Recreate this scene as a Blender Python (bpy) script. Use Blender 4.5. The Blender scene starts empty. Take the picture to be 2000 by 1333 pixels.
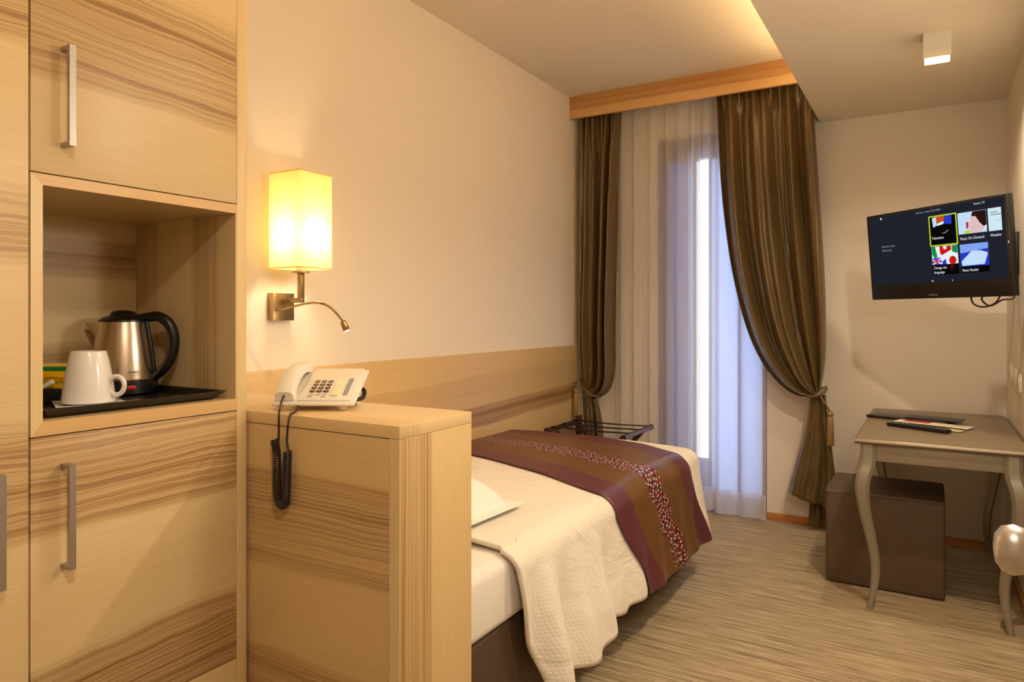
import bpy, bmesh, math, random
from mathutils import Vector, Matrix, noise
random.seed(7)
S = bpy.context.scene
COL = S.collection
PI = math.pi

# ------------------------------------------------------------------ camera
cam_d = bpy.data.cameras.new('camera'); cam = bpy.data.objects.new('camera', cam_d); COL.objects.link(cam)
cam_d.sensor_width = 36.0; cam_d.lens = 36.0 * 1360.87 / 2000.0
cam_d.shift_x = 0.0; cam_d.shift_y = -(666.5 - 617.58) / 2000.0
cam_d.clip_start = 0.02
YAW = 0.540794; HC = 1.29
cam.location = (0, 0, HC); cam.rotation_euler = (PI / 2, 0, YAW)
S.camera = cam
RT = Vector((math.cos(YAW), math.sin(YAW), 0)); FW = Vector((-math.sin(YAW), math.cos(YAW), 0)); UP = Vector((0, 0, 1))
# ------------------------------------------------------------------ exposure, world, room lights
S.view_settings.view_transform = 'Standard'; S.view_settings.look = 'None'
S.view_settings.exposure = 0.0; S.view_settings.gamma = 1.0; S.view_settings.use_curve_mapping = False
world = bpy.data.worlds.new('sky'); S.world = world; world.use_nodes = True
bg = world.node_tree.nodes['Background']; bg.inputs[0].default_value = (0.76, 0.87, 1.0, 1); bg.inputs[1].default_value = 6.5
S.cycles.max_bounces = 8
WARM = (1.0, 0.825, 0.60)
def lamp(name, typ, loc, energy, color=WARM, rot=None, **kw):
    d = bpy.data.lights.new(name, typ); d.energy = energy; d.color = color
    for k, v in kw.items(): setattr(d, k, v)
    o = bpy.data.objects.new(name, d); COL.objects.link(o); o.location = loc
    if rot: o.rotation_euler = rot
    return o
# downlights of the lowered ceiling: the one in view and two more of the row nearer the door
lamp('downlight_lamp', 'SPOT', (0.024, 3.437, 2.375), 36, spot_size=2.75, spot_blend=0.55, shadow_soft_size=0.03)
lamp('downlight_lamp', 'SPOT', (0.13, 2.47, 2.42), 62, spot_size=2.8, spot_blend=0.6, shadow_soft_size=0.03)
lamp('downlight_lamp', 'SPOT', (0.05, 0.10, 2.42), 52, color=(1.0, 0.86, 0.68), spot_size=2.8, spot_blend=0.6, shadow_soft_size=0.05)
# added point light out of view by the right wall, brightens niche and cabinets
lamp('unseen_side_light', 'POINT', (0.26, 1.55, 1.72), 14, color=(1.0, 0.93, 0.82), shadow_soft_size=0.09)
# warm cove strip along the side of the lowered ceiling
lamp('cove_lamp', 'AREA', (-0.625, 2.1, 2.50), 16, color=(1.0, 0.70, 0.37), rot=(0, math.radians(180 + 28), 0), shape='RECTANGLE', size=0.02, size_y=4.2)

# ------------------------------------------------------------------ helpers
ORG = {}
class MB:
    def __init__(s): s.v = []; s.f = []; s.m = []; s.uv = {}
    def add(s, vs, fs, mi=0):
        b = len(s.v); s.v += [tuple(p) for p in vs]
        for f in fs: s.f.append(tuple(i + b for i in f)); s.m.append(mi)
        return s
    def box(s, x0, x1, y0, y1, z0, z1, mi=0):
        return s.add([(x0,y0,z0),(x1,y0,z0),(x1,y1,z0),(x0,y1,z0),(x0,y0,z1),(x1,y0,z1),(x1,y1,z1),(x0,y1,z1)],
                     [(0,3,2,1),(4,5,6,7),(0,1,5,4),(1,2,6,5),(2,3,7,6),(3,0,4,7)], mi)
    def obox(s, c, ax, ay, az, hx, hy, hz, mi=0):
        c = Vector(c); vs = []
        for k in (-1, 1):
            for (i, j) in ((-1,-1),(1,-1),(1,1),(-1,1)): vs.append(c + ax*hx*i + ay*hy*j + az*hz*k)
        return s.add(vs, [(0,3,2,1),(4,5,6,7),(0,1,5,4),(1,2,6,5),(2,3,7,6),(3,0,4,7)], mi)
    def tube(s, pts, rad, n=10, mi=0, cap=True):
        pts = [Vector(p) for p in pts]; N = len(pts)
        t = (pts[1] - pts[0]).normalized(); u = t.orthogonal().normalized(); vs = []
        for i, p in enumerate(pts):
            t = (pts[min(i+1, N-1)] - pts[max(i-1, 0)]).normalized()
            u = (u - t * u.dot(t)).normalized(); w = t.cross(u)
            rr = rad(i / (N - 1)) if callable(rad) else rad
            for k in range(n): a = 2*PI*k/n; vs.append(p + (u*math.cos(a) + w*math.sin(a)) * rr)
        fs = [(i*n+k, i*n+(k+1) % n, (i+1)*n+(k+1) % n, (i+1)*n+k) for i in range(N-1) for k in range(n)]
        if cap: fs += [tuple(range(n-1, -1, -1)), tuple((N-1)*n+k for k in range(n))]
        return s.add(vs, fs, mi)
    def lathe(s, c, prof, n=32, ax=None, ay=None, az=None, mi=0, capb=True, capt=True, sq=None):
        c = Vector(c); ax = ax or Vector((1,0,0)); ay = ay or Vector((0,1,0)); az = az or Vector((0,0,1)); vs = []
        for (r, z) in prof:
            for k in range(n):
                a = 2*PI*k/n; vs.append(c + (ax*math.cos(a) + ay*math.sin(a))*r + az*z)
        N = len(prof)
        fs = [(i*n+k, i*n+(k+1) % n, (i+1)*n+(k+1) % n, (i+1)*n+k) for i in range(N-1) for k in range(n)]
        if capb: fs.append(tuple(range(n-1, -1, -1)))
        if capt: fs.append(tuple((N-1)*n+k for k in range(n)))
        return s.add(vs, fs, mi)
    def grid(s, fn, nu, nv, mi=0, mif=None, flip=False):
        b = len(s.v)
        for j in range(nv+1):
            for i in range(nu+1):
                s.uv[len(s.v)] = (i/nu, j/nv); s.v.append(tuple(fn(i/nu, j/nv)))
        for j in range(nv):
            for i in range(nu):
                q = (b+j*(nu+1)+i, b+j*(nu+1)+i+1, b+(j+1)*(nu+1)+i+1, b+(j+1)*(nu+1)+i)
                s.f.append(q[::-1] if flip else q); s.m.append(mif((i+.5)/nu, (j+.5)/nv) if mif else mi)
        return s
    def build(s, name, mat, parent=None, smooth=False, bevel=0, seg=2, solid=0, weld=False):
        if parent is None:
            xs = [p[0] for p in s.v]; ys = [p[1] for p in s.v]; zs = [p[2] for p in s.v]
            org = Vector(((min(xs)+max(xs))/2, (min(ys)+max(ys))/2, min(zs)))
        else: org = ORG[parent.name]
        me = bpy.data.meshes.new(name)
        me.from_pydata([tuple(Vector(p) - org) for p in s.v], [], s.f)
        mats = mat if isinstance(mat, (list, tuple)) else [mat]
        for m in mats: me.materials.append(m)
        for p, mi in zip(me.polygons, s.m): p.material_index = mi
        if s.uv:
            ul = me.uv_layers.new(name='UVMap')
            for l in me.loops: ul.data[l.index].uv = s.uv.get(l.vertex_index, (0, 0))
        bm = bmesh.new(); bm.from_mesh(me)
        if weld: bmesh.ops.remove_doubles(bm, verts=bm.verts, dist=1e-5)
        if not solid and not s.uv: bmesh.ops.recalc_face_normals(bm, faces=bm.faces)
        if bevel:
            es = [e for e in bm.edges if len(e.link_faces) == 2 and e.calc_face_angle(0) > 0.5]
            bmesh.ops.bevel(bm, geom=es, offset=bevel, segments=seg, affect='EDGES', profile=0.5, clamp_overlap=True)
        bm.to_mesh(me); bm.free()
        if smooth or bevel:
            for p in me.polygons: p.use_smooth = True
            if hasattr(me, 'set_sharp_from_angle'): me.set_sharp_from_angle(angle=math.radians(42 if not bevel else 60))
        o = bpy.data.objects.new(name, me); COL.objects.link(o)
        if parent is None: o.location = org
        else: o.parent = parent
        ORG[o.name] = org
        if solid:
            md = o.modifiers.new('thickness', 'SOLIDIFY'); md.thickness = solid; md.offset = 0
        return o
def tag(o, label, cat, group=None):
    o['label'] = label; o['category'] = cat
    if group: o['group'] = group
    return o
def structure(o, label=None):
    o['kind'] = 'structure'
    if label: o['label'] = label
    return o
def thing(name, loc, label, cat, group=None):
    o = bpy.data.objects.new(name, None); COL.objects.link(o); o.location = loc; o.empty_display_size = 0.05
    ORG[o.name] = Vector(loc); return tag(o, label, cat, group)
def sample(pts, t):     # Catmull-Rom through pts, t in 0..1
    pts = [Vector(p) for p in pts]; n = len(pts) - 1; x = min(max(t, 0), 1) * n; i = min(int(x), n - 1); f = x - i
    p0 = pts[i-1] if i > 0 else pts[0]*2 - pts[1]; p1 = pts[i]; p2 = pts[i+1]; p3 = pts[i+2] if i+2 <= n else pts[n]*2 - pts[n-1]
    return 0.5*((2*p1) + (p2-p0)*f + (2*p0-5*p1+4*p2-p3)*f*f + (3*p1-p0-3*p2+p3)*f**3)
def curve(pts, n): return [sample(pts, i/n) for i in range(n+1)]
def lerp(tab, x):
    if x <= tab[0][0]: return tab[0][1]
    for (a, b), (c, d) in zip(tab, tab[1:]):
        if x <= c: return b + (d-b)*(x-a)/(c-a)
    return tab[-1][1]
def text(s, org, ux, uy, size, mat, name, parent, align='LEFT', fit=None, bold=0.0):
    cu = bpy.data.curves.new(name, 'FONT'); cu.body = s; cu.size = size; cu.align_x = align; cu.offset = bold; cu.resolution_u = 3
    to = bpy.data.objects.new(name + '_tmp', cu); COL.objects.link(to)
    me = bpy.data.meshes.new_from_object(to); bpy.data.objects.remove(to)
    xs = [v.co.x for v in me.vertices] or [0, 1]; k = (fit / (max(xs)-min(xs))) if fit else 1.0
    po = ORG[parent.name]; org = Vector(org)
    for v in me.vertices: v.co = org + ux*v.co.x*k + uy*v.co.y - po
    me.name = name; me.materials.clear(); me.materials.append(mat)
    o = bpy.data.objects.new(name, me); COL.objects.link(o); o.parent = parent; ORG[o.name] = po
    return o

# ------------------------------------------------------------------ materials
def lin(c): return tuple(((x/255)/12.92 if x/255 <= 0.04045 else ((x/255+0.055)/1.055)**2.4) for x in c) + (1,)
def mat(name, col, rough=0.5, metal=0.0, spec=None, bump=0, bscale=200, sheen=0, coat=0, trans=0, vary=0, vscale=8):
    m = bpy.data.materials.new(name); m.use_nodes = True; nt = m.node_tree; b = nt.nodes['Principled BSDF']
    c = lin(col); b.inputs['Base Color'].default_value = c; b.inputs['Roughness'].default_value = rough; b.inputs['Metallic'].default_value = metal
    if spec is not None: b.inputs['Specular IOR Level'].default_value = spec
    if sheen: b.inputs['Sheen Weight'].default_value = sheen; b.inputs['Sheen Roughness'].default_value = 0.4
    if coat: b.inputs['Coat Weight'].default_value = coat
    tc = nt.nodes.new('ShaderNodeTexCoord')
    if vary:
        n = nt.nodes.new('ShaderNodeTexNoise'); n.inputs['Scale'].default_value = vscale; n.inputs['Detail'].default_value = 5
        r = nt.nodes.new('ShaderNodeValToRGB'); e = r.color_ramp.elements
        e[0].position = 0.3; e[1].position = 0.7
        e[0].color = tuple(x*(1-vary) for x in c[:3]) + (1,); e[1].color = tuple(min(1, x*(1+vary)) for x in c[:3]) + (1,)
        nt.links.new(tc.outputs['Object'], n.inputs['Vector']); nt.links.new(n.outputs['Fac'], r.inputs[0]); nt.links.new(r.outputs[0], b.inputs['Base Color'])
    if bump:
        n = nt.nodes.new('ShaderNodeTexNoise'); n.inputs['Scale'].default_value = bscale; n.inputs['Detail'].default_value = 3
        bn = nt.nodes.new('ShaderNodeBump'); bn.inputs['Strength'].default_value = bump; bn.inputs['Distance'].default_value = 0.002
        nt.links.new(tc.outputs['Object'], n.inputs['Vector']); nt.links.new(n.outputs['Fac'], bn.inputs['Height']); nt.links.new(bn.outputs[0], b.inputs['Normal'])
    return m
def emit(name, col, strength, raw=False):
    m = bpy.data.materials.new(name); m.use_nodes = True; nt = m.node_tree; nt.nodes.remove(nt.nodes['Principled BSDF'])
    e = nt.nodes.new('ShaderNodeEmission'); e.inputs[0].default_value = (col + (1,)) if raw else lin(col); e.inputs[1].default_value = strength
    nt.links.new(e.outputs[0], nt.nodes['Material Output'].inputs[0]); return m
class NT:
    def __init__(s, m): s.t = m.node_tree; s.n = s.t.nodes; s.l = s.t.links
    def val(s, sock, x):
        if hasattr(x, 'is_output') or hasattr(x, 'links'): s.l.new(x, sock)
        else: sock.default_value = x
    def math(s, op, a, b=0.0, c=0.0):
        n = s.n.new('ShaderNodeMath'); n.operation = op
        for i, x in enumerate((a, b, c)): s.val(n.inputs[i], x)
        return n.outputs[0]
    def comb(s, x, y, z):
        n = s.n.new('ShaderNodeCombineXYZ')
        for i, q in enumerate((x, y, z)): s.val(n.inputs[i], q)
        return n.outputs[0]
    def noise(s, vec, scale=1, detail=3, rough=0.5, dist=0):
        n = s.n.new('ShaderNodeTexNoise'); s.val(n.inputs['Vector'], vec); n.inputs['Scale'].default_value = scale
        n.inputs['Detail'].default_value = detail; n.inputs['Roughness'].default_value = rough; n.inputs['Distortion'].default_value = dist; return n.outputs['Fac']
    def ramp(s, f, stops, interp='LINEAR'):
        n = s.n.new('ShaderNodeValToRGB'); n.color_ramp.interpolation = interp; e = n.color_ramp.elements
        while len(e) > 1: e.remove(e[0])
        for i, (p, c) in enumerate(stops):
            if i: el = e.new(p)
            else: el = e[0]; el.position = p
            el.color = (c, c, c, 1) if not isinstance(c, tuple) else (c if len(c) == 4 else lin(c))
        s.val(n.inputs[0], f); return n.outputs[0]
    def mix(s, f, a, b, typ='MIX'):
        n = s.n.new('ShaderNodeMix'); n.data_type = 'RGBA'; n.blend_type = typ
        s.val(n.inputs[0], f); s.val(n.inputs[6], a); s.val(n.inputs[7], b); return n.outputs[2]
LIGHTW = (228, 205, 158); MIDW = (194, 161, 109); DARKW = (144, 102, 59)
def wood(name, g, c, bands, light=LIGHTW, dark=DARKW, mid=MIDW, slope=0.0, seed=0.0, rough=0.36, wav=0.012, line=1.0):
    """g = axis the grain runs along, c = axis across it; bands = [(coordinate, darkness 0..1)] in metres along c."""
    m = bpy.data.materials.new(name); m.use_nodes = True; k = NT(m); b = k.n['Principled BSDF']
    geo = k.n.new('ShaderNodeNewGeometry'); sp = k.n.new('ShaderNodeSeparateXYZ'); k.l.new(geo.outputs['Position'], sp.inputs[0])
    u = sp.outputs[g]; v0 = sp.outputs[c]; w = sp.outputs[3 - g - c]
    warp = k.noise(k.comb(k.math('MULTIPLY', u, 1.7), k.math('MULTIPLY', v0, 3.0), seed), 1, 3, 0.55)
    warp2 = k.noise(k.comb(k.math('MULTIPLY', u, 5.0), k.math('MULTIPLY', v0, 14.0), seed + 3), 1, 3, 0.6)
    v = k.math('ADD', v0, k.math('ADD', k.math('MULTIPLY', k.math('SUBTRACT', warp, 0.5), wav*3), k.math('MULTIPLY', k.math('SUBTRACT', warp2, 0.5), wav)))
    if slope: v = k.math('ADD', v, k.math('MULTIPLY', u, -slope))
    lo, hi = bands[0][0], bands[-1][0]
    t = k.math('DIVIDE', k.math('SUBTRACT', v, lo), hi - lo)
    band = k.ramp(t, [((p-lo)/(hi-lo), d) for p, d in bands])
    # coarse growth lines inside the heartwood bands
    l1 = k.noise(k.comb(k.math('MULTIPLY', u, 0.7), k.math('MULTIPLY', v, 230.0), seed + 7), 1, 2.0, 0.6)
    l1 = k.ramp(l1, [(0.43, 0.0), (0.50, 0.45), (0.57, 1.0)])
    l2 = k.noise(k.comb(k.math('MULTIPLY', u, 0.7), k.math('MULTIPLY', v, 34.0), seed + 11), 1, 2, 0.5)
    l2 = k.ramp(l2, [(0.32, 0.35), (0.62, 1.0)])
    lines = k.math('MULTIPLY', k.math('ADD', k.math('MULTIPLY', l1, 0.72*line), 1.0 - 0.72*line), l2)
    # fine pores everywhere
    fine = k.noise(k.comb(k.math('MULTIPLY', u, 9.0), k.math('MULTIPLY', v, 420.0), k.math('MULTIPLY', w, 60.0)), 1, 2, 0.6)
    broad = k.noise(k.comb(k.math('MULTIPLY', u, 0.6), k.math('MULTIPLY', v, 9.0), seed + 17), 1, 2, 0.5)
    col = k.mix(k.math('MULTIPLY', broad, 0.30), lin(light), lin(mid))
    col = k.mix(k.math('MULTIPLY', k.math('SUBTRACT', fine, 0.32), 0.75), col, lin(mid))
    col = k.mix(k.math('MULTIPLY', band, 0.55), col, lin(mid))
    col = k.mix(k.math('MULTIPLY', band, lines), col, lin(dark))
    k.l.new(col, b.inputs['Base Color']); b.inputs['Roughness'].default_value = rough
    bn = k.n.new('ShaderNodeBump'); bn.inputs['Strength'].default_value = 0.06; bn.inputs['Distance'].default_value = 0.0006
    k.l.new(fine, bn.inputs['Height']); k.l.new(bn.outputs[0], b.inputs['Normal'])
    return m

M = {}
M['wall'] = mat('warm_white_paint', (232, 221, 205), 0.75, bump=0.05, bscale=350)
M['ceil'] = mat('ceiling_paint', (232, 220, 200), 0.8)
M['steel'] = mat('brushed_nickel', (182, 178, 172), 0.42, 1.0)
M['chrome'] = mat('satin_steel', (205, 198, 188), 0.22, 1.0)
M['brass'] = mat('aged_satin_brass', (172, 146, 104), 0.36, 1.0)
M['black'] = mat('black_plastic', (14, 14, 15), 0.32)
M['blackm'] = mat('black_matt', (16, 15, 15), 0.55)
M['gap'] = mat('dark_gap', (60, 38, 20), 0.8)
M['white'] = mat('white_porcelain', (236, 232, 226), 0.12, coat=0.4)
M['linen'] = mat('white_linen', (238, 232, 222), 0.85, bump=0.12, bscale=500)
M['base'] = mat('brown_leatherette', (80, 60, 44), 0.6, bump=0.15, bscale=300)
M['pouf'] = mat('taupe_leatherette', (92, 72, 54), 0.55, bump=0.12, bscale=260, vary=0.08, vscale=14)
M['cream'] = mat('cream_plastic', (236, 228, 212), 0.38)
M['cream2'] = mat('cream_plastic_darker', (226, 216, 198), 0.42)  # slightly darker cream for phone stand, feet and socket cover
M['mahog'] = mat('mahogany', (70, 28, 18), 0.35)
M['desk'] = mat('champagne_lacquer', (156, 148, 132), 0.36, 0.45, bump=0.02, bscale=60)
M['desktop'] = mat('champagne_lacquer_top', (140, 124, 102), 0.36, 0.3)
M['base_or'] = wood('orange_larch_skirting', 0, 2, [(0, 0.2), (0.06, 0.3)], (204, 140, 76), (160, 92, 40), (186, 118, 58))
def carpet():
    m = bpy.data.materials.new('woven_striped_carpet'); m.use_nodes = True; k = NT(m); b = k.n['Principled BSDF']
    geo = k.n.new('ShaderNodeNewGeometry'); sp = k.n.new('ShaderNodeSeparateXYZ'); k.l.new(geo.outputs['Position'], sp.inputs[0])
    x, y = sp.outputs[0], sp.outputs[1]
    a = k.noise(k.comb(k.math('MULTIPLY', x, 2.6), k.math('MULTIPLY', y, 85.0), 0), 1, 3, 0.65)
    c = k.noise(k.comb(k.math('MULTIPLY', x, 9.0), k.math('MULTIPLY', y, 190.0), 4), 1, 2, 0.6)
    d = k.noise(k.comb(k.math('MULTIPLY', x, 260.0), k.math('MULTIPLY', y, 120.0), 2), 1, 1, 0.5)
    f = k.math('ADD', k.math('MULTIPLY', a, 0.6), k.math('ADD', k.math('MULTIPLY', c, 0.3), k.math('MULTIPLY', d, 0.14)))
    col = k.ramp(f, [(0.36, (96, 80, 58)), (0.45, (146, 126, 96)), (0.55, (180, 161, 128)), (0.66, (204, 188, 156))])
    k.l.new(col, b.inputs['Base Color']); b.inputs['Roughness'].default_value = 0.7; b.inputs['Specular IOR Level'].default_value = 0.25
    bn = k.n.new('ShaderNodeBump'); bn.inputs['Strength'].default_value = 0.35; bn.inputs['Distance'].default_value = 0.0015
    k.l.new(f, bn.inputs['Height']); k.l.new(bn.outputs[0], b.inputs['Normal']); return m
M['carpet'] = carpet()
def satin(name, c1, c2, sheen=0.5):
    m = bpy.data.materials.new(name); m.use_nodes = True; k = NT(m); b = k.n['Principled BSDF']
    uv = k.n.new('ShaderNodeTexCoord'); sp = k.n.new('ShaderNodeSeparateXYZ'); k.l.new(uv.outputs['UV'], sp.inputs[0])
    n = k.noise(k.comb(k.math('MULTIPLY', sp.outputs[0], 140.0), k.math('MULTIPLY', sp.outputs[1], 5.0), 0), 1, 3, 0.6)
    k.l.new(k.ramp(n, [(0.35, c1), (0.65, c2)]), b.inputs['Base Color'])
    b.inputs['Roughness'].default_value = 0.36; b.inputs['Sheen Weight'].default_value = sheen; b.inputs['Sheen Roughness'].default_value = 0.35
    b.inputs['Sheen Tint'].default_value = lin((210, 170, 110)); b.inputs['Specular IOR Level'].default_value = 0.6
    return m
M['drape'] = satin('olive_brown_taffeta', (90, 72, 44), (110, 89, 55), 0.25)
M['drape_tail'] = M['drape']
def sheer(name, op):
    m = bpy.data.materials.new(name); m.use_nodes = True; k = NT(m); k.n.remove(k.n['Principled BSDF'])
    tr = k.n.new('ShaderNodeBsdfTransparent'); tr.inputs[0].default_value = (1, 1, 1, 1)
    df = k.n.new('ShaderNodeBsdfDiffuse'); df.inputs[0].default_value = lin((244, 240, 236))
    tl = k.n.new('ShaderNodeBsdfTranslucent'); tl.inputs[0].default_value = lin((246, 244, 244))
    m1 = k.n.new('ShaderNodeMixShader'); m1.inputs[0].default_value = 0.48; k.l.new(df.outputs[0], m1.inputs[1]); k.l.new(tl.outputs[0], m1.inputs[2])
    uv = k.n.new('ShaderNodeTexCoord'); sp = k.n.new('ShaderNodeSeparateXYZ'); k.l.new(uv.outputs['UV'], sp.inputs[0])
    n = k.noise(k.comb(k.math('MULTIPLY', sp.outputs[0], 20.0), k.math('MULTIPLY', sp.outputs[1], 420.0), 0), 1, 2, 0.6)
    m2 = k.n.new('ShaderNodeMixShader'); k.l.new(k.math('ADD', op - 0.06, k.math('MULTIPLY', n, 0.12)), m2.inputs[0])
    k.l.new(tr.outputs[0], m2.inputs[1]); k.l.new(m1.outputs[0], m2.inputs[2]); k.l.new(m2.outputs[0], k.n['Material Output'].inputs[0]); return m
M['sheer'] = sheer('white_voile', 0.61); M['hem'] = sheer('white_voile_doubled', 0.86)
def shade():
    m = bpy.data.materials.new('cream_lamp_fabric'); m.use_nodes = True; k = NT(m); k.n.remove(k.n['Principled BSDF'])
    df = k.n.new('ShaderNodeBsdfDiffuse'); df.inputs[0].default_value = lin((248, 228, 170))
    tl = k.n.new('ShaderNodeBsdfTranslucent'); tl.inputs[0].default_value = lin((255, 234, 158))
    m1 = k.n.new('ShaderNodeMixShader'); m1.inputs[0].default_value = 0.5; k.l.new(df.outputs[0], m1.inputs[1]); k.l.new(tl.outputs[0], m1.inputs[2])
    k.l.new(m1.outputs[0], k.n['Material Output'].inputs[0]); return m
M['shade'] = shade()

# ------------------------------------------------------------------ room shell
XL, XR, YF, YB, ZC, ZS, XS = -2.15, 0.355, 4.631, -1.3, 2.81, 2.475, -0.579
structure(MB().box(XL-0.1, XR+0.1, YB-0.1, YF+0.6, -0.08, 0.0).build('floor', M['carpet']), 'beige and brown woven striped carpet floor')
structure(MB().box(XL-0.12, XL, YB, YF+0.25, 0, 3.0).build('wall_left', M['wall']), 'warm white painted wall behind the bed')
structure(MB().box(XR, XR+0.12, YB, YF+0.25, 0, 3.0).build('wall_right', M['wall']), 'warm white painted wall beside the desk')
structure(MB().box(XL, XR, YB-0.12, YB, 0, 3.0).build('wall_back', M['wall']), 'warm white painted wall at the entrance')
WX0, WX1, WZ = -1.62, -0.892, 2.50
wf = MB(); wf.box(XL, WX0, YF, YF+0.25, 0, 3.0); wf.box(WX1, XR, YF, YF+0.25, 0, 3.0); wf.box(WX0, WX1, YF, YF+0.25, WZ, 3.0)
structure(wf.build('wall_far', M['wall']), 'warm white painted wall around the balcony door')
structure(MB().box(XL, XS, YB, YF, ZC, 3.0).build('ceiling', M['ceil']), 'high white ceiling above the bed')
structure(MB().box(XS, XR, YB, YF, ZS, 3.0).build('trim_1', M['ceil']), 'lowered white ceiling section along the right wall')
structure(MB().box(WX1, XR, YF-0.014, YF, 0, 0.046).build('baseboard_far', M['base_or'], bevel=0.002), 'low orange larch skirting on the far wall')
structure(MB().box(XR-0.014, XR, 1.35, YF-0.015, 0, 0.046).build('baseboard_right', M['base_or'], bevel=0.002), 'low orange larch skirting on the right wall')

# ------------------------------------------------------------------ balcony door
M['frame'] = wood('dark_window_wood', 2, 0, [(-2, 0.4), (-0.5, 0.5)], (112, 78, 52), (70, 46, 30), (92, 62, 40))
def glass_clear():
    m = bpy.data.materials.new('clear_glass'); m.use_nodes = True; k = NT(m); k.n.remove(k.n['Principled BSDF'])
    t = k.n.new('ShaderNodeBsdfTransparent'); g = k.n.new('ShaderNodeBsdfGlossy'); g.inputs['Roughness'].default_value = 0.02
    mx = k.n.new('ShaderNodeMixShader'); mx.inputs[0].default_value = 0.06; k.l.new(t.outputs[0], mx.inputs[1]); k.l.new(g.outputs[0], mx.inputs[2])
    k.l.new(mx.outputs[0], k.n['Material Output'].inputs[0]); return m
def glass_frost(name, c):
    m = bpy.data.materials.new(name); m.use_nodes = True; k = NT(m); k.n.remove(k.n['Principled BSDF'])
    t = k.n.new('ShaderNodeBsdfTranslucent'); t.inputs[0].default_value = lin(c); d = k.n.new('ShaderNodeBsdfDiffuse'); d.inputs[0].default_value = lin(c)
    mx = k.n.new('ShaderNodeMixShader'); mx.inputs[0].default_value = 0.75; k.l.new(d.outputs[0], mx.inputs[1]); k.l.new(t.outputs[0], mx.inputs[2])
    k.l.new(mx.outputs[0], k.n['Material Output'].inputs[0]); return m
M['clear'] = glass_clear(); M['frost'] = glass_frost('frosted_glass', (190, 198, 220)); M['frost2'] = glass_frost('frosted_glass_shaded', (132, 132, 154))  # grey copy has a closed outer shutter's shade painted into its tint
win = structure(thing('window_1', ((WX0+WX1)/2, YF+0.1, 0), 'dark wood balcony door with frosted panes behind the sheer curtains', 'door')); del win['category']
yw0, yw1 = YF+0.05, YF+0.12
fr = MB(); fr.box(WX0, WX0+0.055, yw0, yw1, 0, WZ); fr.box(WX1-0.035, WX1, yw0, yw1, 0, WZ); fr.box(WX0+0.055, WX1-0.035, yw0, yw1, WZ-0.15, WZ); fr.box(WX0+0.055, WX1-0.035, yw0, yw1, 0, 0.10)
fr.build('frame', M['frame'], win)
for n, x0, x1, mm in (('pane', WX0+0.056, -1.378, M['frost2']), ('pane', -1.357, -1.276, M['clear']), ('pane', -1.262, -1.082, M['frost']), ('pane', -1.070, WX1-0.036, M['frost'])):
    zb_ = 0.33 if mm is M['clear'] else 0.101
    MB().box(x0, x1, YF+0.08, YF+0.088, zb_, WZ-0.151).build(n, mm, win)
for x0, x1 in ((-1.378, -1.360), (-1.276, -1.262), (-1.082, -1.078)):
    MB().box(x0, x1, yw0+0.005, yw1-0.005, 0.10, WZ-0.15).build('mullion', M['frost2'] if x0 != -1.378 else M['frame'], win)
MB().box(-1.357, -1.276, YF+0.08, YF+0.088, 0.101, 0.3295).build('pane', M['frost2'], win)
MB().box(-1.342, -1.338, YF+0.06, YF+0.075, 0.10, WZ-0.151).build('mullion', M['frame'], win)

# ------------------------------------------------------------------ pelmet
M['pelmet'] = wood('larch_pelmet', 0, 2, [(2.655, 0.0), (2.712, 0.05), (2.722, 0.75), (2.775, 0.85), (2.81, 0.5)], (222, 178, 118), (164, 110, 60), (200, 150, 90), wav=0.004, line=0.5)
tag(MB().box(XL+0.001, XS-0.001, 4.355, 4.383, 2.658, ZC-0.001).build('curtain_pelmet', M['pelmet'], bevel=0.0015), 'long larch wood pelmet board above the curtains', 'pelmet')

# ------------------------------------------------------------------ wall panel behind the bed
M['panel'] = wood('larch_wall_panel', 1, 2, [(0.0, 0.3), (0.40, 0.05), (0.588, 0.0), (0.600, 0.85), (0.64, 1.0), (0.70, 0.95), (0.712, 0.10), (0.80, 0.16), (0.868, 0.22), (0.873, 0.0), (1.0, 0.0)],
                  (216, 186, 132), (134, 94, 52), (178, 138, 86), slope=0.0276, wav=0.010, line=0.18)
tag(MB().box(XL+0.0005, XL+0.025, 1.455, 4.43, 0.0, 1.085).build('headboard', M['panel'], bevel=0.0015), 'long horizontal larch headboard panel fixed along the wall beside the bed', 'headboard')

# ------------------------------------------------------------------ tall cabinets
XC = -1.48
def handle(parent, y, z0, z1):
    h = MB(); x = XC + 0.0265
    h.box(x, x+0.0085, y-0.0062, y+0.0062, z0, z1)
    h.box(XC+0.0005, x, y-0.0062, y+0.0062, z1-0.0085, z1); h.box(XC+0.0005, x, y-0.0062, y+0.0062, z0, z0+0.0085)
    return h.build('handle', M['steel'], parent)
M['dU'] = wood('larch_upper_door', 1, 2, [(1.55, 0.05), (1.66, 0.0), (1.785, 0.02), (1.800, 0.75), (1.86, 0.85), (1.90, 0.55), (1.93, 0.95), (1.985, 0.9), (2.03, 0.5), (2.08, 0.05), (2.42, 0.1)], slope=-0.05, seed=1.3, wav=0.018)
M['dL'] = wood('larch_lower_door', 1, 2, [(0.43, 0.9), (0.50, 1.0), (0.575, 0.85), (0.60, 0.05), (0.70, 0.08), (0.835, 0.02), (0.855, 0.8), (0.93, 0.95), (0.98, 1.0), (1.02, 0.75), (1.06, 0.7)], slope=0.02, seed=4.1, wav=0.017)
M['dS'] = wood('larch_side_door', 1, 2, [(0.05, 0.1), (0.55, 0.05), (0.855, 0.02), (0.87, 0.8), (0.98, 0.9), (1.06, 0.75), (1.10, 0.05), (1.395, 0.02), (1.41, 0.7), (1.51, 0.8), (1.55, 0.05), (1.795, 0.02), (1.81, 0.8), (2.0, 0.9), (2.42, 0.2)], seed=2.2, wav=0.02)
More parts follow.
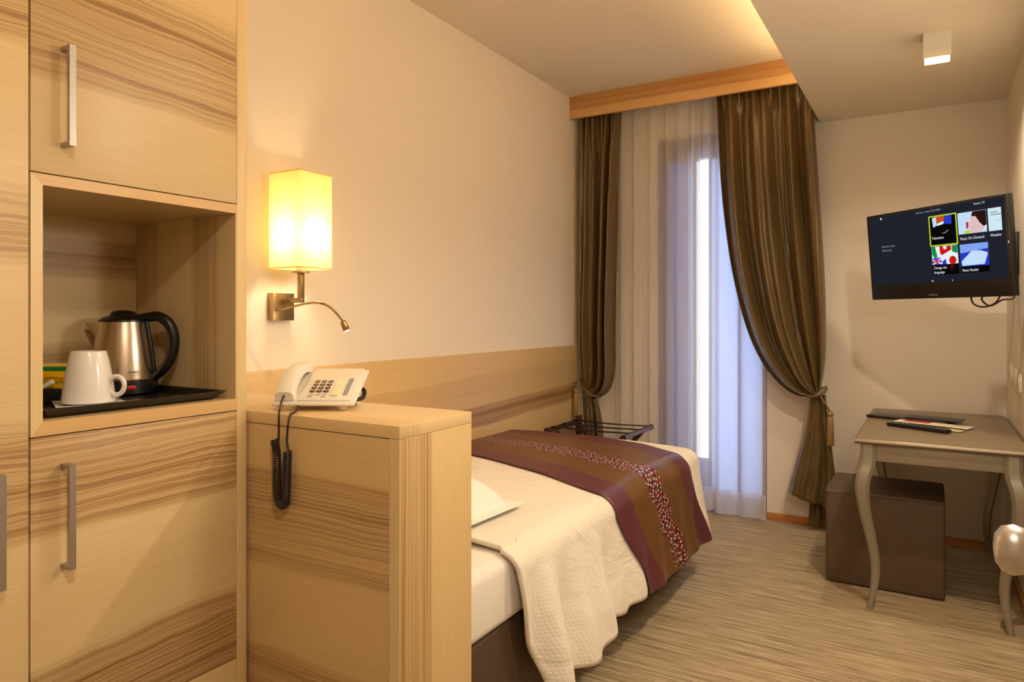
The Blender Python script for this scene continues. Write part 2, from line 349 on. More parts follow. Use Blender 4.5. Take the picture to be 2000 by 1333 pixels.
M['drw'] = wood('larch_drawer', 1, 2, [(0.0, 0.1), (0.44, 0.05)], seed=6.0)
M['edge'] = wood('larch_edge', 2, 1, [(0.6, 0.1), (1.2, 0.2)], (230, 206, 156), (196, 160, 108), (214, 184, 130), seed=5)
M['edgeh'] = wood('larch_edge_cross', 1, 2, [(1.0, 0.25), (1.6, 0.3)], (224, 190, 134), (190, 146, 92), (206, 166, 108), seed=8)
M['nback'] = wood('larch_niche_back', 1, 2, [(1.08, 0.8), (1.205, 0.75), (1.225, 0.0), (1.385, 0.0), (1.40, 0.75), (1.48, 0.8), (1.495, 0.05), (1.56, 0.1)], seed=9, wav=0.004, line=0.5)
M['nside'] = wood('larch_niche_side', 2, 0, [(-1.95, 0.5), (-1.82, 0.55), (-1.80, 0.05), (-1.66, 0.05), (-1.64, 0.75), (-1.56, 0.6), (-1.545, 0.05), (-1.47, 0.0)], seed=10, wav=0.006)
M['nflat'] = wood('larch_niche_shelf', 1, 0, [(-2, 0.1), (-1.4, 0.2)], seed=12)

cab = thing('tall_cabinet', (-1.8, 0.915, 0), 'tall larch cabinet unit with an open niche holding the kettle tray', 'cabinet')
YC0, YC1 = 0.6695, 1.163
c = MB(); xb = -2.148
c.box(xb, XC, 1.1345, YC1, 0.0, 2.46)                                # right side panel with its visible front edge
c.build('side_panel', M['edge'], cab, bevel=0.001)
c = MB(); c.box(xb, XC-0.022, YC0, YC0+0.018, 0.0, 2.46); c.box(xb, xb+0.012, YC0+0.018, 1.134, 0, 2.46)
c.box(xb+0.012, XC-0.022, YC0+0.018, 1.134, 2.44, 2.46); c.box(xb+0.012, XC-0.022, YC0+0.018, 1.134, 1.571, 1.586); c.box(xb+0.012, XC-0.022, YC0+0.018, 1.134, 1.036, 1.051); c.box(xb+0.012, XC-0.022, YC0+0.018, 1.134, 0.0, 0.02)
c.build('carcass', M['gap'], cab)
dU = MB().box(XC-0.02, XC, YC0+0.001, 1.1335, 1.5695, 2.44).build('door', M['dU'], cab, bevel=0.0008); handle(dU, 0.73, 1.625, 1.824)
dL = MB().box(XC-0.02, XC, YC0+0.001, 1.1335, 0.4405, 1.0535).build('door', M['dL'], cab, bevel=0.0008); handle(dL, 0.73, 0.79, 0.997)
MB().box(XC-0.02, XC, YC0+0.001, 1.1335, 0.03, 0.437).build('drawer', M['drw'], cab, bevel=0.0008)
# niche: mitred front frame and lining
nf = MB(); y0, y1, zt0, zt1, zb0, zb1 = YC0+0.001, 1.134, 1.545, 1.567, 1.056, 1.084; yl = 0.692; xn = -1.907
def quadbar(mb, pts, x0, x1):
    vs = [(x1, y, z) for y, z in pts] + [(x0, y, z) for y, z in pts]
    mb.add(vs, [(0,1,2,3),(7,6,5,4),(0,4,5,1),(1,5,6,2),(2,6,7,3),(3,7,4,0)])
nfv = MB(); quadbar(nfv, [(y0, zb0), (yl, zb1), (yl, zt0), (y0, zt1)], XC-0.02, XC)
nfm = nfv.build('niche_frame', M['edge'], cab)
nfh = MB(); quadbar(nfh, [(y0, zt1), (yl, zt0), (y1, zt0), (y1, zt1)], XC-0.02, XC); nfh.build('niche_frame', M['edgeh'], cab)
nfh = MB(); quadbar(nfh, [(y0, zb0), (y1, zb0), (y1, zb1), (yl, zb1)], XC-0.02, XC)
nfh.build('niche_frame', M['edgeh'], cab)
MB().box(xn, XC-0.02, yl, 1.134, zt0, zt1).build('niche_ceiling', M['nflat'], cab)
MB().box(xn, XC-0.02, yl, 1.134, zb0, zb1).build('niche_shelf', M['nflat'], cab)
MB().box(xn-0.012, xn, yl, 1.134, zb0, zt1).build('niche_back', M['nback'], cab)
MB().box(xn, XC-0.0205, yl-0.003, yl, zb1, zt0).build('niche_side', M['nside'], cab)
MB().box(xn, XC-0.0005, 1.131, 1.1340, zb1, zt0).build('niche_side', M['nside'], cab)

ward = thing('wardrobe', (-1.8, 0.3, 0), 'larch wardrobe at the frame edge beside the kettle cabinet', 'wardrobe')
w = MB(); w.box(xb, XC-0.022, 0.08, YC0-0.002, 0.0, 2.46); w.build('carcass', M['gap'], ward)
wd = MB().box(XC-0.02, XC, 0.08, YC0-0.0025, 0.03, 2.44).build('door', M['dS'], ward, bevel=0.0008); handle(wd, 0.609, 0.789, 0.999)

# ------------------------------------------------------------------ headboard cabinet with the telephone
PX1, PY0, PY1, PZ = -0.987, 1.170, 1.447, 1.05
M['pdoor'] = wood('larch_front_panel', 0, 2, [(0.0, 0.7), (0.30, 0.75), (0.455, 0.9), (0.475, 0.08), (0.60, 0.06), (0.67, 0.12), (0.69, 1.0), (0.725, 0.55), (0.80, 0.8), (0.86, 0.75), (0.895, 1.0), (0.915, 0.10), (1.03, 0.12)],
                  (218, 189, 136), (138, 100, 56), (193, 158, 106), seed=14, wav=0.012)
M['pend'] = wood('larch_end_panel', 2, 1, [(1.16, 0.75), (1.28, 0.85), (1.287, 0.02), (1.46, 0.05)], (224, 195, 140), (148, 110, 66), (199, 164, 110), seed=15, wav=0.004)
M['ptop'] = wood('larch_cabinet_top', 0, 1, [(1.16, 0.12), (1.172, 0.15), (1.175, 0.4), (1.235, 0.3), (1.25, 0.02), (1.46, 0.05)], (232, 203, 150), (188, 148, 98), (208, 172, 120), seed=16, wav=0.006)
pc = thing('headboard_cabinet', (-1.5, 1.3, 0), 'low larch headboard cabinet with the telephone on top', 'cabinet')
MB().box(-2.123, PX1, PY0, PY1, PZ-0.0285, PZ).build('top', M['ptop'], pc, bevel=0.0008)
MB().box(PX1-0.0295, PX1-0.0003, PY0+0.0025, PY1-0.0003, 0.0, PZ-0.029).build('end_panel', M['pend'], pc, bevel=0.0008)
MB().box(PX1-0.0295, PX1-0.0003, PY0+0.0003, PY0+0.0022, 0.0, PZ-0.029).build('edge_strip', M['edge'], pc)
MB().box(-2.123, -1.02, PY0+0.02, PY1-0.0005, 0.0, PZ-0.03).build('carcass', M['pend'], pc)
MB().box(-2.12, -1.0185, PY0+0.0015, PY0+0.019, 0.02, PZ-0.0305).build('front_panel', M['pdoor'], pc, bevel=0.0006)

# ------------------------------------------------------------------ telephone
ph0 = Vector((0, 0, 0)) + RT*(-0.604) + FW*1.75      # front-left corner on the cabinet top
phone = thing('telephone', tuple(ph0 + RT*0.105 + FW*0.1 + UP*PZ), 'cream desk telephone with coiled brown cord on the headboard cabinet', 'telephone')
TA = math.atan2(0.070, 0.19); PN = (-FW*math.sin(TA) + UP*math.cos(TA)).normalized(); PV = (FW*math.cos(TA) + UP*math.sin(TA)).normalized()
def pp(a, b, h=0.0): return ph0 + UP*(PZ+0.016) + RT*a + PV*b + PN*h     # local phone coordinates
PW, PD = 0.208, 0.196
body = MB(); prof = [(-0.003, 0.0), (PD, 0.0)]
vs = [pp(0, 0, -0.004), pp(PW, 0, -0.004), pp(PW, PD, -0.004), pp(0, PD, -0.004), pp(0, 0, 0.004), pp(PW, 0, 0.004), pp(PW, PD, 0.008), pp(0, PD, 0.008)]
body.add(vs, [(0,3,2,1),(4,5,6,7),(0,1,5,4),(1,2,6,5),(2,3,7,6),(3,0,4,7)])
bo = body.build('body', M['cream'], phone, bevel=0.003)
fp = MB(); fp.add([pp(0.062, 0.012, 0.004), pp(PW-0.012, 0.012, 0.004), pp(PW-0.012, PD-0.004, 0.009), pp(0.062, PD-0.004, 0.009), pp(0.062, 0.012, 0.008), pp(PW-0.012, 0.012, 0.008), pp(PW-0.012, PD-0.004, 0.0135), pp(0.062, PD-0.004, 0.0135)],
       [(0,3,2,1),(4,5,6,7),(0,1,5,4),(1,2,6,5),(2,3,7,6),(3,0,4,7)]); fp.build('face_plate', M['cream'], phone, bevel=0.001)
M['key'] = mat('brown_key', (92, 66, 48), 0.4); M['keyt'] = mat('key_top', (190, 176, 156), 0.45); M['card'] = mat('yellow_index_card', (246, 236, 196), 0.6); M['ink'] = mat('grey_print', (150, 150, 148), 0.6)
for i in range(4):
    for j in range(3):
        kk = MB(); kk.lathe(pp(0.088 + j*0.0178, 0.058 + i*0.0185, 0.0088), [(0.0072, 0), (0.0072, 0.003), (0.006, 0.0042)], 12, RT, PV, PN)
        ko = kk.build('key', M['key'], phone, smooth=True)
        MB().lathe(pp(0.088 + j*0.0178, 0.058 + i*0.0185, 0.0130), [(0.0036, 0), (0.0030, 0.0006)], 10, RT, PV, PN).build('key_cap', M['keyt'], ko)
MB().obox(pp(0.150, 0.085, 0.0108), RT, PV, PN, 0.010, 0.052, 0.0008).build('index_card', M['card'], phone)
for i in range(10): MB().obox(pp(0.176, 0.040 + i*0.0095, 0.0092 + i*0.00028), RT, PV, PN, 0.006, 0.0022, 0.0012).build('button', M['ink'], phone)
for a, b in ((0.089, 0.040), (0.107, 0.040), (0.123, 0.040), (0.087, 0.029), (0.122, 0.029)): MB().obox(pp(a, b, 0.0088), RT, PV, PN, 0.0055, 0.002, 0.0008).build('button', M['ink'], phone)
# handset: arched bar along PV at the left
hs = MB(); N = 20
for i in range(N+1):
    t = i/N; b = 0.012 + t*0.188; arch = 0.030 + 0.024*math.sin(PI*min(1, max(0, t*1.02)))
    thick = 0.026 if t < 0.2 else (0.026 - 0.008*math.sin(PI*min(1, (t-0.2)/0.62)) if t < 0.82 else 0.026)
    low = 0.006 if t < 0.14 or t > 0.88 else 0.006 + 0.022*math.sin(PI*(t-0.14)/0.74)**0.7
    hw = 0.0235 - 0.0035*math.sin(PI*t)
    for (sx, sz) in ((-1, 0), (-1, 0.6), (-0.8, 0.9), (-0.3, 1.0), (0.3, 1.0), (0.8, 0.9), (1, 0.6), (1, 0)):
        hs.v.append(tuple(pp(0.030 + sx*hw, b, low + sz*(arch-low))))
for i in range(N):
    for q in range(8): hs.f.append((i*8+q, i*8+(q+1) % 8, (i+1)*8+(q+1) % 8, (i+1)*8+q)); hs.m.append(0)
hs.f += [tuple(range(8)), tuple(N*8+7-q for q in range(8))]; hs.m += [0, 0]
hs.build('handset', M['cream'], phone, smooth=True)
M['cord'] = mat('dark_brown_cord', (48, 34, 34), 0.4)
MB().tube(curve([pp(PW-0.02, 0.13, -0.012), pp(PW-0.001, 0.122, -0.020), pp(PW-0.001, 0.095, -0.028), pp(PW-0.02, 0.08, -0.026)], 16), 0.006, 8).build('line_plug', M['black'], phone, smooth=True)
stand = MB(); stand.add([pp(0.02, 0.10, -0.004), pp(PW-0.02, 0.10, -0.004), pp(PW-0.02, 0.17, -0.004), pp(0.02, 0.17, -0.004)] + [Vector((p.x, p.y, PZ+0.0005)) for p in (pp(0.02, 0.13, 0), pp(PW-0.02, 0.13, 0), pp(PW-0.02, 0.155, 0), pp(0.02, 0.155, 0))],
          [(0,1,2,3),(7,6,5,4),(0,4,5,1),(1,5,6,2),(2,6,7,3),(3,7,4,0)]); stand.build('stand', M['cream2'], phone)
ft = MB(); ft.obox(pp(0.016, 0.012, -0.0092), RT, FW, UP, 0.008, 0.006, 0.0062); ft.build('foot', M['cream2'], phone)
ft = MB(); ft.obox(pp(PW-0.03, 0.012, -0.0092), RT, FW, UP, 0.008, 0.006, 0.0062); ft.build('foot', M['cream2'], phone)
# coiled cord: lead from the handset, two hanging coils, lead back under the body
yc = PY0 - 0.016
lead1 = curve([pp(0.030, 0.012, 0.020), pp(0.030, -0.014, 0.014), Vector((-1.343, yc-0.006, 1.055)), Vector((-1.350, yc, 1.020)), Vector((-1.352, yc, 0.985)), Vector((-1.362, yc, 0.985))], 30)
MB().tube(lead1, 0.0026, 8).build('cord_lead', M['cord'], phone, smooth=True)
lead2 = curve([pp(0.060, 0.020, -0.006), Vector((-1.335, PY0+0.022, 1.056)), Vector((-1.322, PY0-0.006, 1.052)), Vector((-1.318, yc, 1.030)), Vector((-1.322, yc, 0.99)), Vector((-1.316, yc, 0.965)), Vector((-1.320, yc, 0.955))], 30)
MB().tube(lead2, 0.0026, 8).build('cord_lead', M['cord'], phone, smooth=True)
axis = [Vector((-1.366, yc, 0.990)), Vector((-1.358, yc, 0.955)), Vector((-1.357, yc, 0.905)), Vector((-1.356, yc, 0.862)), Vector((-1.348, yc, 0.838)), Vector((-1.336, yc, 0.834)), Vector((-1.326, yc, 0.848)), Vector((-1.324, yc, 0.89)), Vector((-1.322, yc, 0.93)), Vector((-1.320, yc, 0.965))]
helix = []; turns = 74; steps = turns*12
for i in range(steps+1):
    t = i/steps; tt = t + 0.018*math.sin(4*PI*t); p = sample(axis, tt); q = sample(axis, min(1, tt+0.004)) - sample(axis, max(0, tt-0.004)); q.normalize()
    n1 = Vector((0, 1, 0)); n2 = q.cross(n1); a = 2*PI*turns*t; helix.append(p + (n1*math.cos(a) + n2*math.sin(a))*0.0086)
MB().tube(helix, 0.0024, 6).build('coiled_cord', M['cord'], phone, smooth=True)

# ------------------------------------------------------------------ niche: tray, kettle, cup and tea things
M['tray'] = mat('black_lacquer', (18, 16, 15), 0.28)
NZ = 1.0845
tr = MB(); o = (-1.889, -1.492, 0.700, 1.116); i_ = (-1.868, -1.522, 0.724, 1.096); zt = NZ+0.021
def rect(r, z): return [(r[0], r[2], z), (r[1], r[2], z), (r[1], r[3], z), (r[0], r[3], z)]
vs = rect(i_, NZ) + rect(o, zt) + rect((o[0]+0.006, o[1]-0.006, o[2]+0.006, o[3]-0.006), zt) + rect((i_[0]+0.004, i_[1]-0.004, i_[2]+0.004, i_[3]-0.004), NZ+0.005)
fs = [(0,3,2,1), (12,13,14,15)]
for a in range(3):
    for q in range(4): fs.append((a*4+q, a*4+(q+1) % 4, a*4+4+(q+1) % 4, a*4+4+q))
tr.add(vs, fs); tag(tr.build('serving_tray', M['tray']), 'black rectangular tray with flared rim on the niche shelf', 'tray')
TZ = NZ + 0.0055
kc = Vector((-1.792, 1.030, 0))
M['kettle'] = mat('brushed_kettle_steel', (206, 190, 168), 0.26, 1.0)
kt = thing('electric_kettle', (kc.x, kc.y, TZ), 'brushed steel electric kettle with black handle on the tray', 'kettle')
bp = [(0.0780, 1.128), (0.0775, 1.134), (0.0745, 1.165), (0.0690, 1.205), (0.0625, 1.243), (0.0570, 1.268), (0.0560, 1.275)]
MB().lathe(kc, bp, 48).build('body', M['kettle'], kt, smooth=True)
MB().lathe(kc, [(0.072, TZ), (0.079, TZ+0.004), (0.079, 1.1225), (0.0785, 1.1278)], 48).build('base', M['black'], kt, smooth=True)
MB().lathe(kc, [(0.0792, 1.1262), (0.0798, 1.1285), (0.0784, 1.130)], 48).build('trim_ring', M['chrome'], kt, smooth=True)
MB().lathe(kc, [(0.058, 1.2752), (0.0575, 1.280), (0.048, 1.287), (0.034, 1.290), (0.030, 1.297), (0.024, 1.3025), (0.010, 1.305), (0.001, 1.305)], 40, capt=True).build('lid', M['black'], kt, smooth=True)
sp = MB(); sdir = -RT; sn = FW
vs = []
for t, wv in ((0.040, 0.034), (0.062, 0.022), (0.098, 0.005)):
    zb = {0.040: 1.205, 0.062: 1.225, 0.098: 1.268}[t]
    vs += [kc + sdir*t + sn*wv + UP*1.274, kc + sdir*t - sn*wv + UP*1.274, kc + sdir*t - sn*wv*0.25 + UP*zb, kc + sdir*t + sn*wv*0.25 + UP*zb]
sp.add(vs, [(a*4+q, a*4+(q+1) % 4, a*4+4+(q+1) % 4, a*4+4+q) for a in range(2) for q in range(4)] + [(3,2,1,0), (8,9,10,11)])
sp.build('spout', M['kettle'], kt, bevel=0.002)
hp = [kc + RT*0.030 + UP*1.284, kc + RT*0.064 + UP*1.287, kc + RT*0.092 + UP*1.288, kc + RT*0.118 + UP*1.268, kc + RT*0.130 + UP*1.228, kc + RT*0.122 + UP*1.180, kc + RT*0.094 + UP*1.142, kc + RT*0.070 + UP*1.128]
MB().tube(curve(hp, 40), lambda t: 0.0085 + 0.0055*math.sin(PI*min(1, t*1.05))**0.6, 14).build('handle', M['black'], kt, smooth=True)
MB().tube([kc + RT*(r_+0.001) + UP*z_ for r_, z_ in ((0.0575, 1.277), (0.0640, 1.238), (0.0705, 1.20), (0.0755, 1.16), (0.0785, 1.128))], 0.006, 10).build('handle_rib', M['black'], kt, smooth=True)
M['redl'] = mat('red_switch', (190, 30, 16), 0.3)
sw_d = (-FW*0.74 + RT*0.67).normalized()
MB().lathe(kc + sw_d*0.0785 + UP*1.110, [(0.0105, 0), (0.0105, 0.002), (0.008, 0.003)], 20, sw_d.cross(UP), UP*0.55, sw_d).build('switch', M['redl'], kt, smooth=True)
lg = (-FW*0.70 + RT*0.72).normalized(); lu = lg.cross(UP)*-1
text('AUBEL', kc + lg*0.0788 - lu*0.014 + UP*1.146, lu, UP, 0.0085, M['blackm'], 'logo', kt, fit=0.028)
text('STAINLESS STEEL', kc + lg*0.0792 - lu*0.018 + UP*1.1405, lu, UP, 0.0034, M['ink'], 'logo', kt, fit=0.034)

# cup stands upside down on a square white saucer
sc_c = Vector((-1.600, 0.850, 0)) - RT*0.009
sq = MB(); d1 = (RT*0.80 + FW*0.60).normalized(); d2 = (-RT*0.60 + FW*0.80).normalized(); hs_ = 0.066; vs = []
for hh, z in ((0.035, NZ+0.0056), (0.040, NZ+0.0056), (hs_, NZ+0.0125), (hs_, NZ+0.0145), (0.036, NZ+0.0082)):
    vs += [sc_c + d1*a*hh + d2*b*hh + UP*z for a, b in ((-1,-1), (1,-1), (1,1), (-1,1))]
fs = [(3,2,1,0), (16,17,18,19)] + [(a*4+q, a*4+(q+1) % 4, a*4+4+(q+1) % 4, a*4+4+q) for a in range(4) for q in range(4)]
sq.add(vs, fs); tag(sq.build('square_saucer', M['white'], bevel=0.0006), 'square white saucer under the upturned cup', 'saucer')
CZ = NZ + 0.0147
cup = thing('coffee_cup', (sc_c.x, sc_c.y, CZ), 'white porcelain cup standing upside down on the square saucer', 'cup')
MB().lathe(sc_c, [(0.0505, CZ), (0.053, CZ), (0.0528, CZ+0.008), (0.0495, CZ+0.035), (0.0440, CZ+0.070), (0.0385, CZ+0.098), (0.0350, CZ+0.1100), (0.0338, CZ+0.1125), (0.0318, CZ+0.1115), (0.001, CZ+0.1105)], 48, capb=False).build('body', M['white'], cup, smooth=True)
hc = sc_c + RT*0.062 + UP*(CZ+0.036); ring = [hc + RT*math.cos(a)*0.0175 + UP*math.sin(a)*0.0205 for a in [2*PI*i/40 for i in range(41)]]
MB().tube(ring, 0.0052, 12, cap=False).build('handle', M['white'], cup, smooth=True)

cd = MB(); cc = Vector((-1.775, 0.838, TZ)) + RT*0.018; cu1 = RT; cu2 = FW
cd.obox(cc + UP*0.0155, cu1, cu2, UP, 0.055, 0.030, 0.015); tag(cd.build('tea_caddy', M['blackm'], bevel=0.002), 'low black caddy under the yellow tea packet', 'caddy')
M['yel'] = mat('yellow_card', (246, 190, 20), 0.5); M['grn'] = mat('green_print', (30, 130, 50), 0.5); M['paper'] = mat('white_paper', (232, 226, 214), 0.7); M['pale'] = mat('pale_yellow', (244, 214, 110), 0.55)
tb = thing('tea_packet', (cc.x, cc.y, cc.z+0.031), 'yellow camomile tea packet with a green stripe behind the cup', 'tea packet')
bz = cc.z + 0.031; bx = cc - FW*0.004
MB().obox(Vector((bx.x, bx.y, bz+0.029)) + RT*0.004, RT, FW, UP, 0.042, 0.009, 0.029).build('box', M['yel'], tb, bevel=0.0008)
fc = Vector((bx.x, bx.y, 0)) + RT*0.004 - FW*0.0095
MB().obox(fc + UP*(bz+0.046), RT, FW, UP, 0.042, 0.0006, 0.0045).build('stripe', M['grn'], tb)
MB().obox(fc + UP*(bz+0.0547), RT, FW, UP, 0.042, 0.0006, 0.003).build('stripe', M['pale'], tb)
MB().obox(fc - RT*0.034 + UP*(bz+0.020), RT, FW, UP, 0.005, 0.0006, 0.02).build('side_label', M['paper'], tb)
text('CAMOMILLA', fc - FW*0.001 - RT*0.020 + UP*(bz+0.0215), RT, UP, 0.0085, M['blackm'], 'lettering', tb, fit=0.046)
text('SETACCIATA', fc - FW*0.001 - RT*0.020 + UP*(bz+0.0125), RT, UP, 0.0085, M['blackm'], 'lettering', tb, fit=0.048)
st = MB(); p0 = cc - FW*0.034 - RT*0.052 + UP*0.012; p1 = cc - FW*0.034 + RT*0.020 + UP*0.050; dd = (p1-p0).normalized()
st.obox((p0+p1)/2, dd, FW, dd.cross(FW), (p1-p0).length/2, 0.003, 0.005); tag(st.build('sugar_stick', M['paper'], bevel=0.001), 'white paper sugar stick leaning on the black caddy', 'sugar stick')
M['greyp'] = mat('grey_card', (146, 142, 134), 0.6)
gp = MB(); gp.obox(Vector((-1.868, 0.820, TZ+0.0625)), RT, FW, UP, 0.028, 0.010, 0.0625); tag(gp.build('coffee_packet', M['greyp'], bevel=0.002), 'grey packet standing at the back of the niche behind the tea', 'packet')

# ------------------------------------------------------------------ bedside wall lamp
lamp_t = thing('wall_lamp', (XL, 1.838, 1.27), 'square cream shade wall lamp with brass arm and reading light', 'lamp')
MB().box(XL+0.0005, XL+0.030, 1.784, 1.886, 1.273, 1.377).build('backplate', M['brass'], lamp_t, bevel=0.001)
am = MB(); am.box(XL+0.030, -2.020, 1.829, 1.847, 1.340, 1.358); am.box(-2.040, -2.020, 1.829, 1.847, 1.358, 1.452); am.build('arm', M['brass'], lamp_t, bevel=0.001)
MB().lathe((-2.03, 1.838, 1.452), [(0.032, 0), (0.032, 0.006)], 24).build('socket_disc', M['brass'], lamp_t)
MB().lathe((-2.03, 1.838, 1.458), [(0.016, 0), (0.016, 0.055), (0.012, 0.06)], 16).build('socket', M['cream'], lamp_t)
M['bulb'] = emit('warm_bulb', (1.0, 0.72, 0.36), 6, raw=True)
MB().lathe((-2.03, 1.838, 1.52), [(0.010, 0), (0.022, 0.02), (0.028, 0.045), (0.022, 0.068), (0.004, 0.078)], 20).build('bulb', M['bulb'], lamp_t, smooth=True)
sh = MB(); sx0, sx1, sy0, sy1, sz0, sz1 = -2.110, -1.950, 1.758, 1.918, 1.466, 1.822
sh.add([(sx0,sy0,sz0),(sx1,sy0,sz0),(sx1,sy1,sz0),(sx0,sy1,sz0),(sx0,sy0,sz1),(sx1,sy0,sz1),(sx1,sy1,sz1),(sx0,sy1,sz1)], [(0,1,5,4),(1,2,6,5),(2,3,7,6),(3,0,4,7)])
sh.build('shade', M['shade'], lamp_t, solid=0)
for z in (sz0, sz1-0.004):
    rim = MB(); rim.box(sx0, sx1, sy0-0.001, sy0+0.001, z, z+0.004); rim.box(sx0, sx1, sy1-0.001, sy1+0.001, z, z+0.004); rim.box(sx0-0.001, sx0+0.001, sy0+0.001, sy1-0.001, z, z+0.004); rim.box(sx1-0.001, sx1+0.001, sy0+0.001, sy1-0.001, z, z+0.004)
    rim.build('shade_rim', M['shade'], lamp_t)
lamp('bedside_bulb', 'POINT', (-2.03, 1.838, 1.575), 18, color=(1.0, 0.80, 0.49), shadow_soft_size=0.035)
np_ = curve([(-2.12, 1.800, 1.312), (-2.07, 1.795, 1.316), (-1.975, 1.795, 1.333), (-1.888, 1.788, 1.338), (-1.848, 1.808, 1.322), (-1.834, 1.838, 1.290), (-1.828, 1.853, 1.268)], 40)
MB().tube(np_, 0.0045, 10).build('reading_neck', M['brass'], lamp_t, smooth=True)
hd = (Vector((-1.822, 1.868, 1.233)) - Vector((-1.828, 1.853, 1.268))).normalized(); ho = hd.orthogonal().normalized()
rh = MB().lathe(Vector((-1.828, 1.853, 1.268)), [(0.006, -0.006), (0.0115, 0), (0.0125, 0.03), (0.0115, 0.032)], 20, ho, hd.cross(ho), hd).build('reading_head', M['brass'], lamp_t, smooth=True)
M['led'] = emit('reading_led', (1.0, 0.85, 0.58), 30, raw=True)
MB().lathe(Vector((-1.828, 1.853, 1.268)) + hd*0.0322, [(0.009, 0), (0.008, 0.003), (0.004, 0.0045)], 16, ho, hd.cross(ho), hd).build('reading_lens', M['led'], rh, smooth=True)
lamp('reading_led_lamp', 'POINT', tuple(Vector((-1.828, 1.853, 1.268)) + hd*0.047), 0.7, color=(1.0, 0.82, 0.55), shadow_soft_size=0.008)

# ------------------------------------------------------------------ bed
bed = thing('single_bed', (-1.58, 2.48, 0), 'low single bed with brown upholstered base and white sheet', 'bed')
MB().box(-2.122, -1.045, 1.452, 3.49, 0.115, 0.408).build('base', M['base'], bed, bevel=0.012, seg=3)
MB().box(-2.123, -1.030, 1.450, 3.505, 0.409, 0.603).build('mattress', M['linen'], bed, bevel=0.035, seg=5)
M['legw'] = wood('bed_leg_wood', 2, 0, [(-2.2, 0.2), (-1.0, 0.3)], (206, 146, 80), (150, 92, 44), (180, 120, 62))
for x, y in ((-1.10, 3.44), (-2.07, 3.44), (-1.10, 1.50), (-2.07, 1.50)):
    MB().lathe((x, y, 0.0), [(0.022, 0), (0.028, 0.1148)], 16).build('leg', M['legw'], bed, smooth=True)
AE, BE, RR, TOP = -1.060, 3.455, 0.062, 0.628
def drape(a, b, h, fold=0.0):
    da = max(0.0, a-AE); db = max(0.0, b-BE); d = (da**4 + db**4)**0.25
    puff = 0.016*math.sin(PI*min(1, max(0, (a+2.115)/1.1)))**0.6 + 0.006*noise.noise(Vector((a*3.2, b*3.2, 0.3)))
    edge = max(0.0, 1 - d/0.1)
    z = TOP - 0.012 + puff*edge - max(0, -2.06-a)*0.5
    x, y = min(a, AE), min(b, BE)
    if d > 0:
        q = RR*PI/2
        if d < q: o_ = RR*math.sin(d/RR); dz = RR*(1-math.cos(d/RR)); drop = 0
        else: drop = d-q; o_ = RR + 0.16*drop; dz = RR + 0.985*drop
        k = min(1, d/q); kz = 1-k
        if fold:
            s_ = b if da > db else a
            fw_ = fold*min(1, drop/0.25)*(1 - 0.72*min(1, max(0, (b-2.25)/0.3)))
            o_ += fw_*(0.55*math.sin(s_*21 + 1.3*math.sin(s_*7)) + 0.45*math.sin(s_*37+2.0) + 0.5*noise.noise(Vector((s_*6, drop*4, 1.7))))
            z += 0.006*math.sin(s_*26)*k*(1-min(1, drop*6))
        hy = math.hypot(da, db); nx, ny = da/hy, db/hy
        x += nx*(o_ + h*k); y += ny*(o_ + h*k); z += h*kz - dz
    else: z += h
    return Vector((x, y, z))
def waffle(name):
    m = bpy.data.materials.new(name); m.use_nodes = True; k = NT(m); b = k.n['Principled BSDF']
    tc = k.n.new('ShaderNodeTexCoord'); sp_ = k.n.new('ShaderNodeSeparateXYZ'); k.l.new(tc.outputs['UV'], sp_.inputs[0])
    a = k.math('ABSOLUTE', k.math('SINE', k.math('MULTIPLY', sp_.outputs[0], 400.0))); c_ = k.math('ABSOLUTE', k.math('SINE', k.math('MULTIPLY', sp_.outputs[1], 560.0)))
    f = k.math('MULTIPLY', a, c_)
    wr = k.noise(k.comb(k.math('MULTIPLY', sp_.outputs[0], 5.0), k.math('MULTIPLY', sp_.outputs[1], 7.0), 0), 1, 4, 0.6, 0.8)
    col = k.ramp(f, [(0.0, (233, 223, 205)), (0.5, (240, 232, 218))]); k.l.new(col, b.inputs['Base Color']); b.inputs['Roughness'].default_value = 0.8
    b.inputs['Sheen Weight'].default_value = 0.15
    bn = k.n.new('ShaderNodeBump'); bn.inputs['Strength'].default_value = 0.3; bn.inputs['Distance'].default_value = 0.0016; k.l.new(f, bn.inputs['Height'])
    b2 = k.n.new('ShaderNodeBump'); b2.inputs['Strength'].default_value = 0.8; b2.inputs['Distance'].default_value = 0.03; k.l.new(wr, b2.inputs['Height']); k.l.new(bn.outputs[0], b2.inputs['Normal'])
    k.l.new(b2.outputs[0], b.inputs['Normal']); return m
M['duvet'] = waffle('white_waffle_weave')
def duvet_fn(u, v):
    amax = AE + 0.452 + 0.02*math.sin(v*9+0.8) - 0.025*math.exp(-((v-0.22)/0.06)**2)
    bmax = BE + 0.36
    a = -2.112 + u*(amax + 2.112)
    bs = 1.70 + max(0, a-AE)*0.25 + 0.025*noise.noise(Vector((a*5, 0.4, 0)))
    if a > AE: bs -= 0.02
    b = bs + v*(bmax - bs)
    return drape(a, b, 0.0, fold=0.042)
dv = MB().grid(duvet_fn, 110, 150).build('duvet', M['duvet'], smooth=True, solid=0.012)
tag(dv, 'white waffle weave duvet hanging over the side of the bed', 'duvet')
